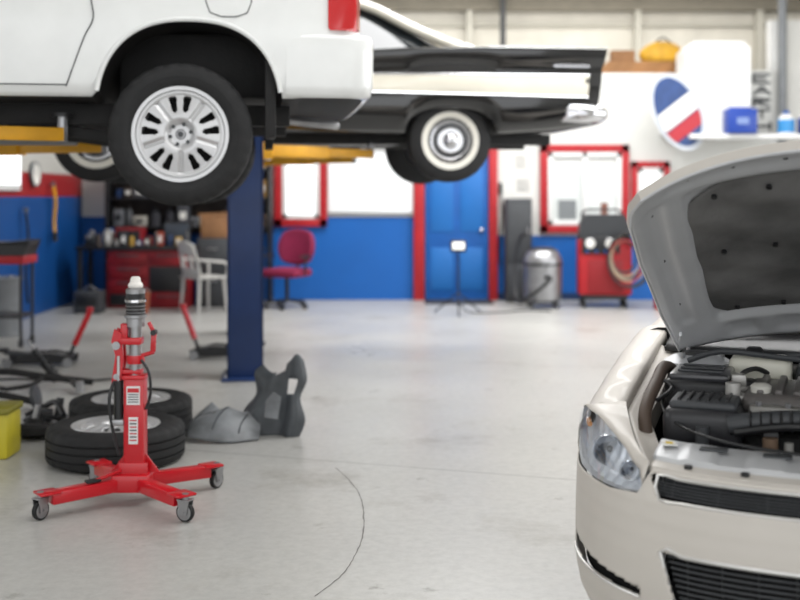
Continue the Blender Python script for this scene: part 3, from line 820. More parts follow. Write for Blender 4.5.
q=G().box((-.37,1.13,.85),(.22,.15,.13),M('reservoir_white',(212,210,196),.35),.035,seg=4).lathe([(0,0),(.030,0),(.032,.02),(.024,.03),(0,.03)],(-.39,1.11,.915),(0,0,1),dark,18); q.obj('coolant_reservoir',car)
for u in (-.60,.60):
    q=G().lathe([(.13,-.1),(.125,.0),(.09,.02),(.055,.024),(.05,.034),(0,.036)],(u,1.18,.875),(0,0,1),[silver_inner,silver_inner,silver_inner,dark,dark],28)
    for k in range(3): q.cyl((u+.09*math.cos(2.1*k),1.18+.09*math.sin(2.1*k),.885),(u+.09*math.cos(2.1*k),1.18+.09*math.sin(2.1*k),.912),.009,steel,n=6)
    q.obj('strut_tower',car)
G().box((-.10,1.16,.83),(.30,.16,.12),dgrey,.03,seg=3).box((-.10,1.16,.892),(.24,.11,.012),dark,.004).obj('intake_plenum',car)
q=G().box((.52,.58,.72),(.24,.2,.18),dark,.01).box((.52,.58,.815),(.23,.19,.012),M('battery_top',(40,40,44),.4)); 
for k in (-1,1): q.cyl((.52+k*.08,.53,.82),(.52+k*.08,.53,.84),.012,steel)
q.obj('battery',car)
random.seed(3)
hs=[[(-.42,.80,.84),(-.42,.94,.87),(-.38,1.02,.88),(-.34,1.06,.86)],[(-.62,1.06,.89),(-.5,1.05,.93),(-.3,1.05,.92),(-.05,1.07,.90)],
[(-.66,.60,.82),(-.63,.72,.84),(-.66,.76,.86)],[(-.35,1.22,.88),(-.28,1.25,.90),(-.1,1.27,.90),(.1,1.27,.89)],
[(-.40,.46,.76),(-.25,.455,.79),(-.08,.46,.79),(.1,.47,.76)]]
for k,h_ in enumerate(hs): G().tube(h_,[.009,.010,.007,.010,.013][k],[dark,dgrey,dark,dgrey,dark][k],n=8).obj('engine_hose',car)
q=G()
for k in range(60):
    x=random.uniform(-.62,.45);y=random.choice([random.uniform(.44,.50),random.uniform(1.05,1.28),random.uniform(.70,.98)])
    if .62<=y<1.02: x=random.uniform(-.43,-.40)
    if y<.52: x=max(x,-.50)
    z=random.uniform(.70,.76) if y<.6 else random.uniform(.78,.86)
    mm=random.choice([dark,dgrey,steel,grey,dark,M('rusty_cast',(120,98,80),.6,.3,var=.3),M('cast_alloy',(176,174,170),.4,.4,var=.2)])
    if random.random()<.6: q.box((x,y,z),(random.uniform(.03,.08),)*2+(random.uniform(.02,.06),),mm,.008,R=(0,0,random.random()))
    else: q.cyl((x,y,z-.1),(x,y,z+.02),random.uniform(.012,.026),mm,n=14)
o=q.obj('engine_fittings',car); o['kind']='stuff'
# hood
TH=math.radians(34.5)
HV,HZ=1.34,.955
def HP(a,b_,n=0): return Vector((b_,HV-a*math.cos(TH)+n*math.sin(TH),HZ+a*math.sin(TH)+n*math.cos(TH)))
WTAB=[(0,.70),(.25,.735),(.6,.755),(.85,.745),(.95,.72),(1,.675)]
def hood_len(b_): return HV-(PL(s_of(min(.74,abs(b_)))).y*.9+.07)
def crown(f,k): return .115*(1-abs(k)**2.2)-.078*min(1,f*1.6)-.10*max(0,f-.45)**2*1.6+.02*math.sin(pi*f)-.05*(1-min(1,f*1.6))
NA,NB=72,110
def hood_grid(n,shr=0):
    rows=[]
    for i in range(NA+1):
        f=i/NA; row=[]
        for j in range(NB+1):
            k=-1+2*j/NB; bmax=interp(WTAB,f)-shr; b_=k*bmax; Lb=hood_len(b_)
            row.append(HP(f*(Lb-shr)+shr*.5,b_,crown(f,k)+n))
        rows.append(row)
    return rows
hood=E('hood',parent=car)
outer=hood_grid(0); G().sheet(outer,silver_paint).obj('hood_skin',hood,solid=.004,ang=60)
rows_=hood_grid(-.030,.016)
def sstep(x): x=max(0,min(1,x)); return x*x*(3-2*x)
def inband(x,a,b_,s): return sstep((x-a)/s)*sstep((b_-x)/s)
def relief(f,k):
    k=abs(k); d=0
    d+=.024*inband(f,.12,.90,.03)*(1-sstep((k-.74)/.03))
    d+=.010*inband(f,.14,.90,.03)*inband(k,.84,.95,.03)
    d+=.008*inband(f,.925,.98,.012)*inband(k,-1,.86,.03)
    for c0 in (.12,.38,.64): d+=.012*inband(f,.02,.105,.015)*inband(k,c0-.09,c0+.09,.025)
    return d
rel=[]
for i in range(NA+1):
    row=[]
    for j in range(NB+1):
        row.append(rows_[i][j]+Vector((0,math.sin(TH),math.cos(TH)))*relief(i/NA,-1+2*j/NB))
    rel.append(row)
G().sheet(rel,silver_inner).obj('hood_inner_panel',hood,solid=.002,ang=60)
def rim_(g_): return [g_[i][0] for i in range(NA+1)]+[g_[NA][j] for j in range(1,NB+1)]+[g_[i][NB] for i in range(NA-1,-1,-1)]
edge=rim_(rows_); n2=rim_(outer)
q=G(); q.sheet([edge,n2],silver_paint); q.tube(edge,.005,silver_inner,n=6,sm=0); q.obj('hood_edge',hood)
pad_m=M('hood_insulation',(90,89,88),.95,var=.4,scale=3.2,bump=.9,bscale=10,lo=.36,hi=.62)
rows_p=[]
for i in range(49):
    f=i/48; row=[]
    for j in range(73):
        kk=-1+2*j/72
        F=.16+(.87-.16)*f; kx=.78-.16*max(0,(f-.78)/.22)**2-.10*max(0,(.15-f)/.15)**2+.012*math.sin(f*17)
        k=kk*kx; b_=k*interp(WTAB,F); a=F*hood_len(b_)
        edge_=min(1,min(f,1-f)*10,(1-abs(kk))*10)
        # softly moulded raised lobes
        mould=.012*sstep(math.sin(f*pi*2.4+.6)*.8+.4)*sstep(math.cos(kk*pi*1.6)*.8+.5)+.004*math.sin(f*23+kk*11)
        row.append(HP(a,b_,crown(F,k)-.018-.012*edge_-mould*edge_))
    rows_p.append(row)
G().sheet(rows_p,pad_m).obj('hood_insulation_pad',hood,ang=60)
hole=M('hole_dark',(48,50,52),.8)
def hpt(F,k,n): 
    b_=k*interp(WTAB,F); return HP(F*hood_len(b_),b_,crown(F,k)+n)
for sg in(-1,1):
    for n_,F in enumerate((.18,.27,.36,.46,.55,.64,.74,.84)):
        G().cyl(hpt(F,sg*.895,-.014),hpt(F,sg*.895,-.023),.013 if n_%3==1 else .007,hole,n=14).obj('drain_hole',hood)
    for k in (.12,.34,.55,.74):
        G().cyl(hpt(.952,sg*k,-.016),hpt(.952,sg*k,-.026),.008,hole,n=12).obj('drain_hole',hood)
    for k in (.15,.4,.62):
        for F in (.2,.52,.83): G().cyl(hpt(F,sg*k,-.034),hpt(F,sg*k,-.044),.009,dark,n=10).obj('insulation_clip',hood)
    G().beam((sg*.70,1.36,.90),hpt(.12,sg*.93,-.03),.012,.045,silver_inner,.003).obj('hood_hinge',hood)
sw=alloy_wheel('wheel',.325,.21,.215,car,style=10)
sw.location=(-.80,1.02,.325); sw.rotation_euler=(0,0,-pi/2)
for (x,y,rz) in ((.80,1.02,pi/2),(-.80,3.78,-pi/2),(.80,3.78,pi/2)): copytree(sw,car,(x,y,.325),(0,0,rz))

# ---------------------------------------------------------------- transmission jack
jk=E('transmission_jack',(-1.30,5.42,0),0,label='red hydraulic transmission jack on four casters with upright mast',category='jack')
cs=[(-.36,-.29),(.315,-.32),(-.27,.33),(.36,.27)]
q=G()
for (x,y) in cs:
    q.beam((0,0,.105),(x*.90,y*.90,.095),.07,.06,red,.006)
    q.box((x*.93,y*.93,.122),(.10,.10,.012),red,.004,R=(0,0,math.atan2(y,x)))
q.box((0,0,.11),(.18,.18,.085),red,.01); q.obj('base',jk)
for (x,y) in cs:
    c=E('caster',(x,y,0),math.atan2(y,x)+.4,jk)
    G().lathe([(0,-.014),(.03,-.014),(.036,-.013),(.043,-.011),(.045,-.005),(.045,.005),(.043,.011),(.036,.013),(.03,.014),(0,.014)],(0,0,.045),(0,1,0),[steel,steel,rubber,rubber,rubber,rubber,rubber,steel,steel],24).obj('caster_wheel',c)
    q=G()
    for s_ in (-.02,.02): q.prism([(-.018,.035),(.018,.035),(.03,.10),(-.03,.10)],'y',s_-.002,s_+.002,steel)
    q.box((0,0,.102),(.065,.05,.006),steel,.002).cyl((0,0,.10),(0,0,.130),.016,steel).cyl((0,-.026,.045),(0,.026,.045),.007,steel); q.obj('caster_fork',c)
q=G().box((.01,0,.36),(.10,.09,.50),red,.010)
q.box((.01,0,.615),(.112,.10,.02),red,.004)
q.box((.01,-.047,.16),(.14,.012,.09),red,.003)
for s_ in (-1,1): q.prism([(s_*.05+.01,.15),(s_*.12+.01,.15),(s_*.05+.01,.24)],'y',-.005,.005,red)
q.obj('mast',jk)
lab=M('label_white',(226,226,226),.5)
q=G().box((.01,-.0465,.53),(.065,.003,.09),lab).box((.01,-.049,.555),(.055,.002,.02),red)
for k in range(4): q.box((.01,-.049,.535-.012*k),(.05,.001,.004),dgrey)
q.obj('warning_label',jk,label='white warning label with small red and grey print')
q=G().box((.01,-.0465,.36),(.045,.003,.13),lab)
for k in range(7): q.box((.01,-.049,.41-.016*k),(.033,.001,.006),dgrey if k%2 else red)
q.obj('warning_label',jk,label='tall white warning label with small print')
q=G().cyl((.01,0,.61),(.01,0,.90),.030,steel).lathe([(.03,0),(.043,.0),(.045,.02),(.043,.04),(.03,.04)],(.01,0,.68),(0,0,1),red,24)
q.cyl((.01,0,.86),(.01,0,.90),.045,steel).cyl((.01,0,.90),(.01,0,1.03),.046,dark).lathe([(.045,0),(.054,.004),(.054,.016),(.045,.02)],(.01,0,.90),(0,0,1),steel,24).lathe([(.045,0),(.052,.004),(.052,.016),(.045,.02)],(.01,0,.975),(0,0,1),chrome,24).lathe([(.046,0),(.047,.02),(.030,.032),(0,.034)],(.01,0,1.02),(0,0,1),steel,24)
for k in range(3): q.lathe([(.046,0),(.050,.003),(.046,.006)],(.01,0,.925+.016*k),(0,0,1),steel,24)
q.obj('lift_ram',jk,label='dark and silver ram cylinder')
G().lathe([(0,1.05),(.034,1.05),(.036,1.058),(.034,1.068),(.026,1.076),(.024,1.092),(.018,1.102),(0,1.104)],(.01,0,0),(0,0,1),M('cap_white',(232,228,222),.4),24).obj('cap',jk,label='small white plastic cap')
q=G()
pp=[(-.10,.585),(-.055,.585),(-.04,.70),(-.05,.83),(-.085,.85),(-.10,.79),(-.08,.72)]
q.prism(pp,'y',-.035,-.023,red).prism(pp,'y',.023,.035,red)
q.box((-.02,0,.64),(.13,.06,.025),red,.006).box((-.01,0,.79),(.11,.075,.035),red,.008).box((-.04,-.01,.83),(.035,.04,.09),red,.006)
q.obj('saddle_bracket',jk)
G().cyl((-.075,-.045,.77),(-.075,.045,.77),.020,steel).obj('pivot_pin',jk)
G().cyl((-.075,-.045,.62),(-.075,.045,.62),.014,steel).obj('pivot_pin',jk)
G().cyl((-.065,-.03,.40),(-.065,-.03,.60),.022,dark).cyl((-.065,-.03,.60),(-.065,-.03,.72),.010,chrome).box((-.065,-.03,.40),(.06,.06,.03),steel,.005).obj('hydraulic_pump',jk)
G().tube([(-.08,-.02,.62),(-.105,-.05,.52),(-.09,-.055,.38),(-.06,-.04,.24)],.008,dark).obj('hydraulic_hose',jk)
G().tube([(.045,-.03,.70),(.085,-.045,.64),(.092,-.04,.54),(.065,-.02,.46)],.007,dark).obj('hydraulic_hose',jk)
q=G().cyl((.02,0,.71),(.10,0,.735),.010,red).beam((.095,0,.735),(.10,0,.83),.018,.025,red,.004).cyl((.10,-.02,.83),(.10,.02,.83),.014,dark).beam((.10,0,.83),(.075,0,.88),.014,.018,red,.003); q.obj('chain_arm',jk)
q=G().beam((-.05,-.05,.17),(-.15,-.13,.14),.02,.014,red,.003).box((-.16,-.14,.142),(.07,.04,.012),dark,.003,R=(0,0,.6)); q.obj('foot_pedal',jk)

# ---------------------------------------------------------------- wheels lying on the floor
fl=alloy_wheel('wheel',.385,.235,.215,None,style=5,label='used black tire on a silver alloy wheel lying flat',category='wheel',group='loose wheels lying on the floor')
fl.location=(-1.61,6.30,.108); fl.rotation_euler=(-pi/2,0,.4)
copytree(fl,None,(-1.72,7.11,.108),(-pi/2,0,1.1))

# ---------------------------------------------------------------- torn plastic splash liner
mg=M('splash_panel_grey',(126,129,132),.5,.05,var=.35,scale=7,bump=.2,bscale=14); md_=M('splash_panel_dark',(74,78,82),.5,.05,var=.35,scale=5,bump=.2,bscale=12)
sgd=E('splash_guard',(-.80,6.95,0),-.25,label='torn dark grey plastic splash liner with one raised piece',category='car part')
pts=[[(-.18,.06,.0),(-.08,-.04,.0),(.04,.0,.0),(.12,-.04,.0),(.18,.0,.0)],
     [(-.22,.08,.12),(-.09,-.04,.12),(.05,.02,.11),(.15,-.04,.11),(.21,.02,.10)],
     [(-.15,.12,.23),(-.05,.01,.24),(.06,.06,.23),(.14,.0,.24),(.17,.04,.23)],
     [(-.17,.14,.36),(-.04,.04,.33),(.06,.09,.34),(.16,.03,.35),(.20,.08,.34)],
     [(-.12,.16,.41),(-.02,.09,.37),(.07,.12,.44),(.14,.07,.50),(.17,.10,.46)]]
sg_=smooth_grid(pts,6)
q=G().sheet(sg_,md_,lambda i,j: not(13<=i<=17 and 13<=j<=17) and not(i>20 and 7<=j<=10))
q.obj('upright_panel',sgd,solid=.008,ang=40)
for j in (3,20): G().tube([sg_[i][j] for i in range(0,22)],.007,md_,n=6,sm=0).obj('panel_rib',sgd)
pts=[[(-.50,-.26,.01),(-.40,-.33,.03),(-.28,-.34,.02),(-.14,-.30,.01),(-.02,-.18,.01)],
     [(-.54,-.14,.03),(-.42,-.20,.11),(-.28,-.20,.13),(-.16,-.18,.10),(-.04,-.10,.03)],
     [(-.50,-.02,.10),(-.38,-.08,.13),(-.26,-.08,.17),(-.16,-.06,.13),(-.08,.0,.10)],
     [(-.44,.08,.17),(-.34,.04,.11),(-.26,.03,.09),(-.18,.03,.13),(-.14,.05,.12)]]
fg_=smooth_grid(pts,6)
G().sheet(fg_,mg,lambda i,j: not(8<=i<=10 and 6<=j<=9) and not(i>14 and 9<=j<=12) and not(i<3 and j<4)).obj('flat_panel',sgd,solid=.008,ang=40,label='dented grey flat piece of the liner')
for j in (5,12,19): G().tube([fg_[i][j]+Vector((0,0,.004)) for i in range(3,14)],.006,md_,n=6,sm=0).obj('panel_rib',sgd)
G().prism([(-.06,0),(.03,-.01),(.05,.13),(.0,.16),(-.05,.10)],'y',-.04,-.034,mg).obj('bracket_tab',sgd,loc=(.03,-.02,.12))

# ---------------------------------------------------------------- floor jacks with red handles
def floorjack(loc,rz,hd,label):
    r0=E('floor_jack',loc,rz,label=label,category='jack')
    q=G()
    for s_ in(-.12,.12): q.prism([(-.30,.03),(.28,.03),(.30,.08),(.1,.12),(-.1,.11),(-.31,.07)],'y',s_-.008,s_+.008,dark)
    q.box((-.2,0,.07),(.1,.24,.03),dark,.01).box((.2,0,.07),(.14,.24,.04),dark,.01).cyl((.0,0,.08),(.2,0,.08),.035,steel)
    q.obj('chassis',r0)
    G().beam((-.1,0,.09),(-.32,0,.12),.06,.04,dgrey).cyl((-.33,0,.12),(-.33,0,.15),.05,dark).obj('lifting_arm',r0)
    for x in(-.26,.25):
        for s_ in(-.145,.145):
            G().cyl((x,s_-.015,.04),(x,s_+.015,.04),.04,steel).obj('wheel',r0)
    e=Vector(hd); a=Vector((.24,0,.08)); G().tube([tuple(a),tuple(a.lerp(e,.25))],.016,dark,sm=0).tube([tuple(a.lerp(e,.25)),tuple(e)],.026,red,sm=0,n=10).cyl(tuple(e),tuple(e+Vector((0,0,.04))),.03,red).obj('handle',r0)
floorjack((-3.16,9.8,0),math.radians(5),(.42,-.02,.47),'low black floor jack with a red raised handle')
floorjack((-1.62,10.25,0),math.radians(178),(.37,.04,.46),'low black floor jack with a red handle beside a post')
# dismantled suspension, open and spread out
sa=E('suspension_assembly',(-3.0,8.6,0),.05,label='black dismantled suspension arms with brake disc spread on the floor',category='car part')
q=G().tube([(-.62,.05,.06),(-.35,.10,.10),(-.05,.02,.13),(.25,-.04,.10),(.62,-.02,.05)],.026,under,n=10)
q.tube([(-.35,.10,.10),(-.22,-.12,.06),(.02,-.22,.035)],.018,under,n=8).tube([(.25,-.04,.10),(.20,-.18,.06),(.02,-.22,.035)],.018,under,n=8).obj('crossmember',sa)
G().beam((-.55,.0,.08),(-.68,-.26,.05),.05,.025,dark).beam((-.68,-.26,.05),(-.40,-.30,.04),.04,.02,dark).cyl((-.68,-.26,.02),(-.68,-.26,.10),.03,steel).obj('control_arm',sa)
G().beam((.45,-.02,.07),(.58,-.28,.05),.05,.025,dark).cyl((.58,-.28,.02),(.58,-.28,.10),.03,steel).obj('control_arm',sa)
G().lathe([(0,-.015),(.05,-.03),(.06,-.012),(.13,-.012),(.135,0),(.13,.012),(0,.015)],(-.55,.0,.14),(.3,1,.5),dgrey,28).obj('brake_disc',sa)
q=G().cyl((.30,.12,.04),(.16,.02,.30),.026,dark).cyl((.16,.02,.30),(.12,-.01,.38),.010,steel)
q.tube([(.30-.14*t/28+.045*math.cos(t*1.35),.12-.10*t/28+.045*math.sin(t*1.35),.08+.20*t/28) for t in range(29)],.007,dark,n=6,sm=0).obj('coil_spring_strut',sa)
G().tube([(-.5,.2,.02),(-.1,.28,.03),(.4,.22,.02),(.7,.30,.02)],.010,dark).obj('sway_bar',sa)
q=G().tube([(-.42,.1,.05),(-.15,.12,.09),(.15,.10,.10),(.45,.06,.05)],.024,under,n=10).sph((.0,.11,.10),.085,under,16).lathe([(0,-.02),(.08,-.02),(.085,.01),(0,.02)],(.44,.06,.09),(1,0,.2),dgrey,24).tube([(-.4,-.1,.02),(-.1,-.16,.05),(.3,-.12,.02)],.013,dark)
q.obj('axle_part',None,loc=(-2.98,7.7,0),label='greasy black axle shaft with hub on the floor',category='car part')
q=G().tube([(-.14,0,.04),(-.06,.08,.08),(.04,.05,.12),(.12,-.05,.05)],.02,dark,n=10).tube([(-.12,-.1,.03),(0,-.14,.08),(.1,-.1,.04),(.12,.0,.04)],.016,dark,n=8).box((-.02,-.02,.05),(.12,.12,.08),dgrey,.02,R=(0,.1,.3)).cyl((.06,.02,.03),(.07,.05,.15),.025,dark)
q.obj('rubber_hose_pile',None,loc=(-2.33,7.35,0),label='dark hoses and small parts heaped on the floor',category='car part')
q=G().lathe([(0,-.04),(.07,-.05),(.14,-.04),(.15,0),(.14,.02),(.06,.03),(.05,.06),(0,.06)],(0,0,.06),(0,.2,1),under,32)
q.cyl((.0,.0,.08),(.02,.02,.2),.02,steel)
q.obj('brake_drum',None,loc=(-2.26,6.86,0),label='greasy dark brake drum lying on the floor',category='car part')
ybox=M('box_yellow_green',(196,182,44),.5,var=.12)
q=G().box((0,0,.13),(.42,.24,.26),ybox,.02).box((0,0,.275),(.44,.26,.04),M('lid_olive',(128,122,34),.5),.012).box((0,-.125,.2),(.08,.02,.04),dark,.006)
q.obj('storage_box',None,loc=(-2.43,6.4,0),label='yellow green plastic storage box on the floor',category='box')

# ---------------------------------------------------------------- background furniture
def office_chair(loc,rz):
    r0=E('office_chair',loc,rz,label='magenta upholstered swivel office chair with black base',category='chair')
    fab=M('maroon_fabric',(128,22,62),.85,var=.1)
    G().box((0,0,.47),(.52,.50,.11),fab,.05,seg=4).sph((0,0,.51),.24,fab,20,(1,1,.14)).obj('seat',r0)
    q=G(); rows_=[]
    for i in range(13):
        v=-1+i/6; row=[]
        for j in range(13):
            u=-1+j/6
            uu=u*math.sqrt(1-v*v*.42); vv=v*math.sqrt(1-u*u*.42)
            row.append((uu*.27,.24+.06*(v+1)*.6-.05*uu*uu,.80+vv*.24))
        rows_.append(row)
    q.sheet(rows_,fab); q.obj('backrest',r0,solid=.07)
    q=G().cyl((0,0,.10),(0,0,.43),.028,dark)
    for k in range(5):
        a=2*pi*k/5; q.beam((0,0,.11),(.28*math.cos(a),.28*math.sin(a),.08),.04,.03,dark)
    q.tube([(0,.1,.42),(0,.27,.48),(0,.30,.7)],.02,dark); q.obj('base',r0)
    for k in range(5):
        a=2*pi*k/5; G().cyl((.28*math.cos(a)-.02,.28*math.sin(a),.03),(.28*math.cos(a)+.02,.28*math.sin(a),.03),.03,dark,n=12).obj('caster',r0)
    for s_ in(-.28,.28):
        G().tube([(s_*.8,0,.45),(s_,0,.5),(s_,0,.66),(s_,.1,.68)],.015,dark).box((s_,0,.69),(.05,.24,.03),dark,.01).obj('armrest',r0)
office_chair((-1.50,14.75,0),math.radians(-25))
chw=M('aged_white_plastic',(186,184,180),.55,var=.08)
r0=E('plastic_chair',(-2.52,14.25,0),2.3,label='aged white moulded plastic chair beside the red bench',category='chair')
G().box((0,0,.45),(.46,.44,.03),chw,.012).obj('seat',r0)
rows_=[]
for i in range(9):
    v=i/8; row=[]
    for j in range(9):
        u=-1+j/4; row.append((u*.22*(1-.12*v*v*abs(u)),.21+.10*v-.05*u*u,.46+.46*v*(1-.10*u*u)))
    rows_.append(row)
G().sheet(rows_,chw,lambda i,j: not(i in(2,3,4) and j in(1,3,4,6))).obj('backrest',r0,solid=.016)
for s_ in(-1,1): G().tube([(s_*.22,.2,.68),(s_*.25,.0,.66),(s_*.23,-.2,.62),(s_*.22,-.21,.45)],.018,chw,n=10).obj('armrest',r0)
for x in (-.19,.19):
    for y in(-.18,.18): G().cyl((x*1.15,y*1.15,0),(x,y,.45),.018,chw,r1=.024,n=10).obj('leg',r0)
r0=E('workbench',(-3.52,14.9,0),0,label='red workbench with drawers and a crowded dark top',category='workbench')
G().box((0,0,.80),(1.5,.62,.05),dark,.008).obj('worktop',r0)
cabred=M('cabinet_red',(128,16,26),.45,var=.3)
G().box((.2,0,.39),(1.08,.55,.77),cabred,.012).obj('cabinet',r0)
for k in range(4): 
    for cx_,ww_ in ((-.06,.48),(.46,.48)):
        if (k in (1,2) and cx_>0) or (k==0 and cx_<0): continue
        G().box((cx_,-.282,.12+.18*k),(ww_,.015,.15),cabred,.005).obj('drawer',r0)
        G().box((cx_,-.296,.165+.18*k),(ww_*.6,.014,.018),dgrey,.004).obj('handle',r0)
G().box((.46,-.279,.39),(.48,.01,.33),dark,.003).obj('open_bay',r0)
G().box((-.06,-.279,.12),(.48,.01,.15),dark,.003).obj('open_bay',r0)
for x in(-.7,):
    for y in (-.25,.25): G().box((x,y,.39),(.06,.06,.78),dark,.004).obj('leg',r0)
def thing(gg,name,label,cat_,**k): return gg.obj(name,label=label,category=cat_,**k)
thing(G().box((0,0,.12),(.36,.28,.24),cabred,.015).box((0,-.142,.12),(.3,.01,.16),dark).box((0,0,.26),(.2,.03,.03),dark,.01),'tool_box','small red metal tool box on the workbench','tool box',loc=(-3.60,14.86,.828))
thing(G().box((0,0,.17),(.36,.05,.28),dark,.01).box((0,-.027,.17),(.32,.004,.23),M('screen_grey',(60,68,78),.2)).box((0,0,.02),(.18,.14,.012),dark),'monitor','small dark computer monitor on the workbench','monitor',loc=(-3.00,14.98,.828))
thing(G().box((0,0,.09),(.16,.2,.18),M('canister_grey',(170,168,160),.5),.02).cyl((0,0,.18),(0,0,.22),.04,blue),'canister','pale plastic canister with blue cap on the workbench','container',loc=(-3.90,14.98,.828))
thing(G().box((0,0,.07),(.16,.14,.14),dgrey,.01).cyl((0,-.0,.14),(0,0,.2),.04,steel).box((0,-.12,.12),(.05,.16,.05),steel,.006),'bench_vise','grey steel bench vise bolted to the workbench','vise',loc=(-4.12,14.86,.828))
random.seed(21)
bcol=[(70,60,54),(120,118,112),(150,60,40),(44,62,96),(176,140,60),(58,60,64),(168,166,160)]
for k,(x,y) in enumerate(((-3.34,14.70),(-3.24,14.82),(-3.16,14.66),(-3.05,14.74),(-2.93,14.70),(-2.84,14.78),(-3.86,14.72),(-3.98,14.68),(-3.27,15.05),(-3.36,14.94),(-3.44,14.66),(-3.54,14.66),(-3.64,14.66),(-3.74,14.68))):
    c=bcol[k%7]; m=M('clutter_%d'%(k%7),c,.6,var=.1); h=.08+.17*random.random()
    if k%2: thing(G().lathe([(0,0),(.033,0),(.033,h*.8),(.018,h*.9),(.018,h),(0,h)],(0,0,0),(0,0,1),[m,m,m,dark,dark],16),'spray_can','small coloured can on the workbench','can',loc=(x,y,.828),group='cans and boxes on the workbench')
    else: thing(G().box((0,0,h/2),(.075,.07,h),m,.006).box((0,-.036,h/2),(.045,.002,h*.5),paper),'parts_box','small parts box on the workbench','box',loc=(x,y,.828),group='cans and boxes on the workbench')
thing(G().lathe([(0,0),(.12,0),(.14,.28),(.15,.29),(.13,.28),(.11,.02),(0,.02)],(0,0,0),(0,0,1),M('bucket_rust',(140,74,50),.6),24).tube([(-.14,0,.28),(0,-.1,.36),(.14,0,.28)],.006,steel),'bucket','rust coloured bucket standing on the floor','bucket',loc=(-3.30,14.05,0))
thing(G().box((0,0,.14),(.34,.3,.28),dgrey,.02).box((0,-.152,.16),(.26,.01,.12),dark,.004).tube([(-.1,0,.28),(0,0,.34),(.1,0,.28)],.012,steel),'battery_charger','dark grey battery charger on the floor by the bench','charger',loc=(-3.95,14.15,0))
# shelving, with a dark back sheet added to darken this stretch of wall
r0=E('storage_shelf',(-2.95,15.62,0),0,label='dark wall shelving unit crowded with supplies',category='shelf')
for z in (1.05,1.45,1.85): G().box((0,0,z),(2.3,.36,.03),dark,.003).obj('shelf_board',r0)
for x in(-1.13,1.13): G().box((x,0,1.0),(.05,.36,2.0),dark,.003).obj('upright',r0)
G().box((0,.19,1.45),(2.3,.012,1.0),M('shelf_back_dark',(52,46,44),.8,var=.3),.002).obj('darkening_panel',r0)
random.seed(11)
cols=[(86,66,54),(66,68,74),(134,38,40),(38,64,110),(170,166,156),(56,46,42),(156,118,56),(100,102,106),(176,48,44),(44,44,50)]
for z in(1.066,1.466,1.866):
    x=-4.0
    while x<-1.98:
        w=random.uniform(.08,.20);h=random.uniform(.12,.33);c=random.choice(cols);m=M('supply_%d'%cols.index(c),c,.6,var=.1)
        if random.random()<.6:
            thing(G().box((0,0,h/2),(w,.2,h),m,.008).box((0,-.102,h*.5),(w*.6,.004,h*.35),paper if random.random()<.5 else dark).box((0,0,h-.004),(w*.2,.19,.01),brown),'supply_box','coloured supply box on the dark shelf','box',loc=(x+w/2,15.6,z),group='supplies on the dark shelf')
        else:
            rr2=w*.4
            thing(G().lathe([(0,0),(rr2,0),(rr2,h*.7),(rr2*.5,h*.82),(rr2*.4,h*.84),(rr2*.4,h),(0,h)],(0,0,0),(0,0,1),[m,m,m,m,dark,dark],16),'bottle','coloured plastic bottle on the dark shelf','bottle',loc=(x+w/2,15.6,z),group='supplies on the dark shelf')
        x+=w+.02
r0=E('filing_cabinet',(-2.50,15.08,0),0,label='dark grey two-drawer filing cabinet',category='cabinet')
G().box((0,0,.46),(.42,.5,.92),dgrey,.01).obj('body',r0)
for z in(.25,.68): G().box((0,-.255,z),(.38,.015,.38),dgrey,.006).obj('drawer',r0); G().box((0,-.27,z+.1),(.14,.02,.02),steel,.005).obj('handle',r0)
thing(G().box((0,0,.14),(.36,.3,.28),brown,.008).box((0,0,.282),(.06,.3,.004),paper).prism([(-.18,.28),(.18,.28),(.22,.35),(-.22,.33)],'y',-.15,-.146,brown),'cardboard_box','brown cardboard box on a grey cabinet','box',loc=(-2.50,15.08,.921))
r0=E('side_table',(-2.05,15.16,0),0,label='small dark table holding papers by the wall',category='table')
G().box((0,0,.76),(.38,.46,.03),dark,.005).obj('table_top',r0)
for x in(-.15,.15):
    for y in(-.19,.19): G().box((x,y,.37),(.04,.04,.745),dark,.003).obj('leg',r0)
thing(G().box((0,0,.11),(.3,.26,.2),dgrey,.02).box((0,-.05,.24),(.26,.02,.1),paper,.002,R=(-.4,0,0)).box((0,-.133,.1),(.2,.01,.03),dark),'printer','small grey printer with paper on the dark table','printer',loc=(-2.05,15.14,.776))
thing(G().lathe([(0,0),(.13,0),(.15,.38),(.16,.39),(.15,.40),(.14,.38),(.12,.02),(0,.02)],(0,0,0),(0,0,1),dark,24),'trash_can','black plastic waste bin on the floor','waste bin',loc=(-2.0,14.45,0))
thing(G().box((0,0,0),(1.2,.02,.9),M('whiteboard',(226,228,228),.3,emit=.35),.004).box((0,-.008,-.44),(1.24,.03,.03),steel,.004).box((0,-.008,.44),(1.24,.03,.03),steel,.004),'whiteboard','large white board hung on the blue and white wall','whiteboard',loc=(-.42,15.87,1.68))  # board material emits a little to look brighter; it is no lamp
for k,(x,z,w,h) in enumerate(((1.72,1.95,.22,.3),(1.76,1.62,.26,.28))):
    q=G().box((0,0,0),(w,.006,h),paper)
    for j in range(6): q.box((0,-.004,h*.36-h*.12*j),(w*.75,.001,.012),dgrey)
    thing(q,'notice','printed white paper notice pinned to the wall','paper',loc=(x,15.896,z),group='notices on the wall')
r0=E('equipment_cabinet',(1.66,15.66,0),0,label='tall dark grey equipment cabinet beside the blue door',category='cabinet')
pbd=M('panel_box_dark',(56,58,62),.5,var=.15)
G().box((0,0,.74),(.36,.36,1.42),pbd,.015).obj('body',r0)
G().box((0,-.185,.98),(.31,.012,.80),dgrey,.006).obj('door',r0)
G().box((0,-.185,.31),(.31,.012,.44),dgrey,.006).obj('door',r0)
G().box((.12,-.20,1.0),(.02,.02,.10),steel,.004).obj('handle',r0)
G().box((0,0,.015),(.32,.32,.03),dark,.004).obj('plinth',r0)
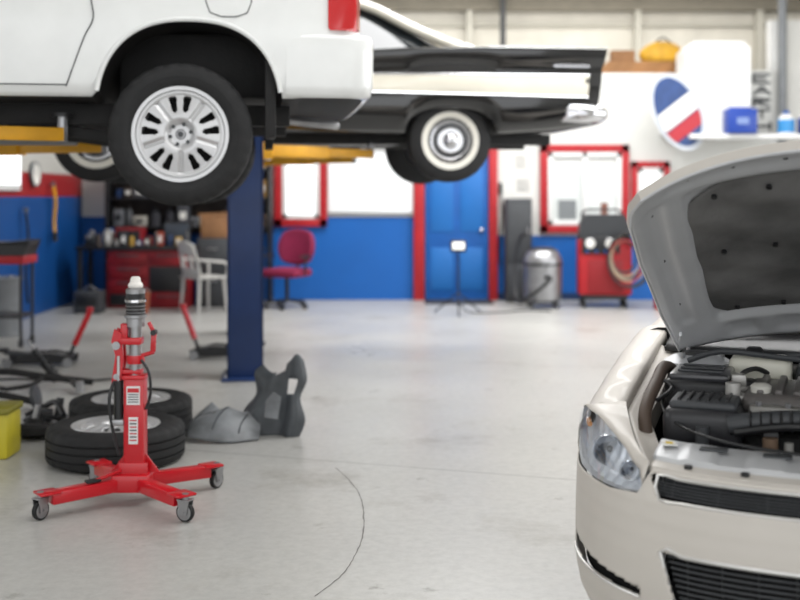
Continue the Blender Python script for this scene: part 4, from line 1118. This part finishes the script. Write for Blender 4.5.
thing(G().box((0,0,0),(.05,.03,.16),dark,.01).tube([(0,-.01,-.08),(.03,-.03,-.4),(-.02,-.02,-.8),(.0,-.02,-1.1)],.012,dark),'wall_hose','black hose hanging from a wall hook','hose',loc=(1.435,15.87,1.6))
thing(G().box((0,0,.006),(.95,.5,.012),dark,.004).box((0,0,.014),(.85,.4,.006),dgrey),'door_mat','dark rubber door mat in front of the blue door','mat',loc=(.82,15.5,0))
r0=E('shop_vacuum',(1.91,14.85,0),0,label='stainless steel wet and dry shop vacuum on casters',category='vacuum cleaner')
G().lathe([(0,.09),(.22,.09),(.25,.12),(.255,.30),(.262,.305),(.255,.31),(.255,.54),(.265,.55),(.26,.57)],(0,0,0),(0,0,1),steel,32).obj('drum',r0)
G().lathe([(.262,.555),(.262,.60),(.24,.68),(.19,.76),(.13,.80),(0,.81)],(0,0,0),(0,0,1),[dark,steel,steel,dark,dark],32).obj('motor_head',r0)
q=G().box((0,0,.085),(.38,.38,.03),dark,.01); q.obj('dolly',r0)
for x in(-.17,.17):
    for y in(-.17,.17): G().cyl((x-.015,y,.035),(x+.015,y,.035),.035,dark,n=14).obj('caster',r0)
q=G().tube([(.0,-.25,.42),(.05,-.38,.40),(-.2,-.40,.2),(-.36,-.2,.1),(-.38,.05,.5),(-.30,.1,.9),(-.22,.05,.98)],.024,dark,n=10); q.obj('hose',r0)
r0=E('service_machine',(2.74,14.95,0),math.radians(-5),label='red wheeled air-conditioning service machine with looped hoses',category='service machine')
G().box((0,0,.54),(.70,.46,.74),red2,.03,seg=3).obj('body',r0)
G().prism([(-.34,.90),(.34,.90),(.32,1.12),(.26,1.24),(-.26,1.24),(-.32,1.12)],'y',-.20,.2,M('machine_grey',(50,52,55),.5)).obj('top_housing',r0,label='dark grey upper housing')
q=G().box((-.06,-.235,.84),(.5,.03,.24),dark,.01)
for x in(-.20,.06): q.lathe([(0,0),(.065,0),(.07,.02),(.06,.026),(.0,.022)],(x,-.245,.86),(0,-1,0),[dark,steel,steel,paper],24)
for x in(-.24,-.12,0,.12): q.cyl((x,-.245,.75),(x,-.27,.75),.018,red if x>0 else blue,n=12)
q.obj('control_panel',r0)
G().box((0,-.235,.42),(.46,.015,.44),M('machine_panel_red',(140,18,26),.5),.01).obj('front_panel',r0)
q=G()
for s_ in (-1,1): q.tube([(s_*.27,.2,1.0),(s_*.27,.26,1.24),(s_*.2,.27,1.30)],.015,dark)
q.tube([(-.2,.27,1.30),(.2,.27,1.30)],.015,dark,sm=0); q.obj('push_handle',r0)
hb=M('hose_beige',(176,158,134),.6); hr_=M('hose_red',(150,30,36),.5)
for k,(rx,m,cx_,cz_) in enumerate(((.17,dgrey,.24,.68),(.20,hb,.26,.66),(.23,dark,.27,.67),(.26,hb,.30,.68),(.29,dgrey,.30,.65),(.24,hr_,.24,.62),(.31,dark,.31,.66))):
    G().tube([(cx_+rx*math.cos(a)*.95,-.27-.018*k,cz_+rx*1.2*math.sin(a)) for a in [2*pi*i/14 for i in range(14)]],.014,m,n=8,closed=True,sm=2).obj('service_hose',r0,label='looped service hose')
G().box((.28,-.28,.98),(.06,.20,.05),dark,.01).obj('hose_hook',r0)
for x in(-.27,.27): 
    G().cyl((x-.03,.18,.11),(x+.03,.18,.11),.11,rubber,n=24).obj('wheel',r0); G().cyl((x-.015,-.2,.05),(x+.015,-.2,.05),.05,rubber,n=16).obj('caster',r0)
G().box((0,0,.14),(.6,.44,.06),dark,.01).obj('cart_frame',r0)
thing(G().box((0,0,.09),(.3,.22,.18),red2,.015).box((0,0,.19),(.26,.18,.03),dark,.01).tube([(-.1,0,.2),(0,0,.26),(.1,0,.2)],.01,steel),'tool_box','small red tool box on the floor near the machine','tool box',loc=(3.5,14.6,0))
r0=E('work_light',(.73,13.95,0),0,label='portable work light on a thin black tripod stand',category='work light')
q=G()
for k in range(3):
    a=2*pi*k/3+.5; q.tube([(0,0,.28),(.34*math.cos(a),.34*math.sin(a),.012)],.010,dark,sm=0)
q.tube([(0,0,.1),(0,0,.78)],.011,dark,sm=0); q.obj('tripod',r0)
q=G().box((0,-.02,.86),(.2,.10,.15),dark,.02).box((0,-.072,.865),(.15,.01,.09),M('lamp_face',(240,240,236),.3,emit=.9),.004); q.obj('lamp_head',r0)
G().tube([(.0,.0,.15),(.15,.1,.02),(.5,.15,.01),(.9,.4,.01),(1.2,.3,.01)],.008,dark).obj('power_cord',r0)
thing(G().lathe([(0,0),(.15,0),(.16,.03),(.15,.05),(.135,.045),(.13,.03),(0,.03)],(0,0,0),(1,0,-.0),[dark,grey,grey,grey,paper,paper],28).box((.034,0,.04),(.004,.012,.1),dark),'wall_clock','round white wall clock with grey rim','clock',loc=(-4.54,13.75,1.76))
thing(G().tube([(0,0,0),(.03,0,-.2),(0,.04,-.45),(.02,0,-.6)],.022,yellow).cyl((.02,0,-.6),(.02,0,-.72),.035,dark).box((0,0,.02),(.05,.05,.06),steel),'hanging_hose','yellow hose hanging from a hook on the blue wall','hose',loc=(-4.48,14.35,1.62))
thing(G().tube([(0,0,0),(.02,.03,-.3),(0,.0,-.7),(.02,.02,-1.1)],.016,dark).box((0,0,.02),(.05,.05,.06),steel),'hanging_cable','dark cable hanging on the blue wall','cable',loc=(-4.48,13.3,1.3))
thing(G().lathe([(0,0),(.22,0),(.225,.02),(.215,.03),(.215,.28),(.225,.29),(.215,.30),(.215,.58),(.225,.6),(.225,.62),(0,.615)],(0,0,0),(0,0,1),grey,32).cyl((.1,0,.61),(.1,0,.64),.03,steel),'oil_drum','grey steel drum standing by the blue wall','drum',loc=(-4.27,11.9,0))
r0=E('tool_cart',(-4.0,11.1,0),0,label='black wheeled tool cart with a red tray',category='cart')
G().box((0,0,.86),(.62,.42,.08),red2,.01).obj('tray',r0); G().box((.05,0,1.02),(.6,.36,.03),dark,.008).prism([(-.3,.9),(.3,.9),(.36,1.06),(-.3,1.0)],'y',-.18,.18,dark).obj('upper_tray',r0)
for x in(-.27,.27):
    for y in(-.17,.17): G().cyl((x,y,.08),(x,y,.88),.016,dark,n=10).obj('leg',r0); G().cyl((x-.014,y,.04),(x+.014,y,.04),.04,dark,n=14).obj('caster',r0)
G().box((0,0,.3),(.56,.38,.03),dark,.006).obj('lower_shelf',r0)
for k in range(4): thing(G().box((0,0,0),(1.5-.15*k,.20,.042),wood,.004).box((.6,0,.0),(.02,.202,.044),dark),'wood_board','tan wooden board stacked on the office roof','board',loc=(3.45+.03*k,16.25,3.284+.046*k),group='boards on the office roof')
ydk=M('dull_yellow',(206,156,40),.6,var=.2)
q=G(); rows_=[]
for i in range(9):
    v=i/8; rr_=[.20,.24,.25,.245,.23,.20,.15,.08,.001][i]; zz=[0,.03,.08,.13,.18,.22,.26,.285,.29][i]
    rows_.append([((rr_*1.35+.02*math.sin(3*a))*math.cos(a),rr_*.6*math.sin(a),zz+(.012*math.sin(2*a+i) if i else 0)) for a in [2*pi*k/24 for k in range(24)]])
q.sheet(rows_,ydk,closed=True); q.tube([(-.12,-.02,.27),(0,-.03,.35),(.12,-.02,.27)],.012,dark); thing(q,'duffel_bag','dull yellow soft bag resting on the stacked boards','bag',loc=(3.84,16.25,3.448))
thing(G().box((0,0,.08),(.34,.20,.16),brown,.01).box((0,0,.162),(.3,.05,.004),paper),'carton','brown carton on the stacked boards','box',loc=(3.25,16.25,3.446))
thing(G().box((0,0,.09),(.34,.22,.18),M('box_grey_brown',(130,118,102),.7,var=.1),.01).box((0,0,.182),(.3,.05,.004),paper),'carton','flat grey brown carton on the office roof','box',loc=(2.45,16.25,3.262))
# oval sign
q=G()
def ell(rx,rz_,y,m,n=48):
    q.prism([(rx*math.cos(2*pi*i/n),rz_*math.sin(2*pi*i/n)) for i in range(n)],'y',y-.006,y,m)
sb=M('sign_blue',(44,68,116),.4,var=.2,scale=8)
SA,SB=.275,.50
ell(.335,.56,0,M('sign_border',(190,195,202),.5)); ell(SA+.01,SB,-.007,sb)
def chord(fa,fb,y,m):
    # region between two slanted lines z=fa(x), z=fb(x) clipped to the oval
    up=[];dn=[]
    for k in range(25):
        x=-SA+2*SA*k/24; h_=SB*math.sqrt(max(0,1-(x/(SA+.012))**2))*.985
        a=max(-h_,min(h_,fa(x))); c=max(-h_,min(h_,fb(x)))
        dn.append((x,a)); up.append((x,c+1e-4))
    q.prism(up+dn[::-1],'y',y-.004,y,m)
chord(lambda x:-.13+.25*x,lambda x:.12+.25*x,-.014,paper)
chord(lambda x:-.34+.25*x,lambda x:-.15+.25*x,-.014,M('sign_red',(170,44,54),.4))
thing(q,'oval_sign','tall tilted oval blue sign with red and white bands','sign',loc=(3.80,15.22,2.64),rot=(0,-.42,0))
q=G().box((0,0,0),(.40,.02,.90),M('sign_pale',(206,206,202),.6),.004)
strokes=[[((0,0),(0,1)),((0,1),(.8,1)),((0,.5),(.6,.5)),((0,0),(.8,0))],[((0,0),(.4,1)),((.4,1),(.8,0)),((.2,.4),(.6,.4))],[((0,0),(0,1)),((0,1),(.8,.8)),((.8,.8),(0,.5)),((.1,.5),(.8,0))],[((.4,0),(.4,1)),((0,1),(.8,1))],[((0,0),(0,1)),((0,.5),(.8,.5)),((.8,0),(.8,1))]]
for r_,st in enumerate(strokes):
    for (a0,c0),(a1,c1) in st:
        x0=-.13+a0*.30;z0=.27-.17*r_+c0*.12;x1=-.13+a1*.30;z1=.27-.17*r_+c1*.12
        q.beam((x0,-.014,z0),(x1,-.014,z1),.008,.036,dgrey,0)
thing(q,'wall_sign','pale wall sign with a column of dark lettering','sign',loc=(5.17,15.86,2.83))
binb=M('bin_blue',(20,60,150),.4)
thing(G().box((0,0,.17),(.40,.26,.34),binb,.02).box((0,-.133,.17),(.16,.006,.09),M('bin_label',(120,140,186),.6)).box((0,0,.35),(.3,.05,.03),binb,.01),'plastic_bin','blue plastic container on the ledge','container',loc=(4.64,15.16,2.335))
thing(G().lathe([(0,0),(.11,0),(.115,.02),(.115,.2),(.06,.27),(.04,.28),(.04,.32),(0,.32)],(0,0,0),(0,0,1),[whitep,whitep,M('label_sky',(60,140,200),.5),whitep,blue,blue,blue],20),'jug','white jug with sky blue label on the ledge','bottle',loc=(5.30,15.25,2.335))
thing(G().box((0,0,.11),(.24,.2,.22),binb,.02).box((0,0,.235),(.22,.18,.03),whitep,.01),'plastic_tub','small blue tub with white lid on the ledge','container',loc=(5.60,15.25,2.335))

# ---------------------------------------------------------------- camera
cd=bpy.data.cameras.new('camera'); cam=bpy.data.objects.new('camera',cd); S.collection.objects.link(cam)
cam.location=(0,0,1.5); cam.rotation_euler=(pi/2,0,0); cd.lens=50; cd.sensor_width=36; cd.shift_y=-105/800
cd.dof.use_dof=True; cd.dof.focus_distance=4.35; cd.dof.aperture_fstop=1.6
cd.clip_end=200
S.camera=cam
# ---------------------------------------------------------------- lights
W=bpy.data.worlds.new('world'); S.world=W; W.use_nodes=True
bg=W.node_tree.nodes['Background']; bg.inputs[0].default_value=(.96,.98,1,1); bg.inputs[1].default_value=1.75
def area(name,loc,rot,sx,sy,e,col=(1,1,1)):
    l=bpy.data.lights.new(name,'AREA'); l.shape='RECTANGLE'; l.size=sx; l.size_y=sy; l.energy=e; l.color=col
    o=bpy.data.objects.new(name,l); S.collection.objects.link(o); o.location=loc; o.rotation_euler=rot; return o
area('ceiling_light',(1,4.5,5.0),(0,0,0),5,1.5,95)
area('ceiling_light',(2.2,8.5,5.0),(0,0,0),5,1.5,235)
area('ceiling_light',(1.5,13,5.0),(0,0,0),6,2,430)
area('ceiling_light',(3,17.6,5.0),(0,0,0),8,1.5,140,(1,.98,.94))
area('side_fill_light',(-6.9,5,2.6),(0,-pi/2,0),3,8,120,(.95,.97,1))  # added fill imitating side daylight; the wall here has no opening
area('side_fill_light',(7.9,8,2.6),(0,pi/2,0),3,9,310,(.95,.97,1))  # added fill from the other closed side wall, no real source there
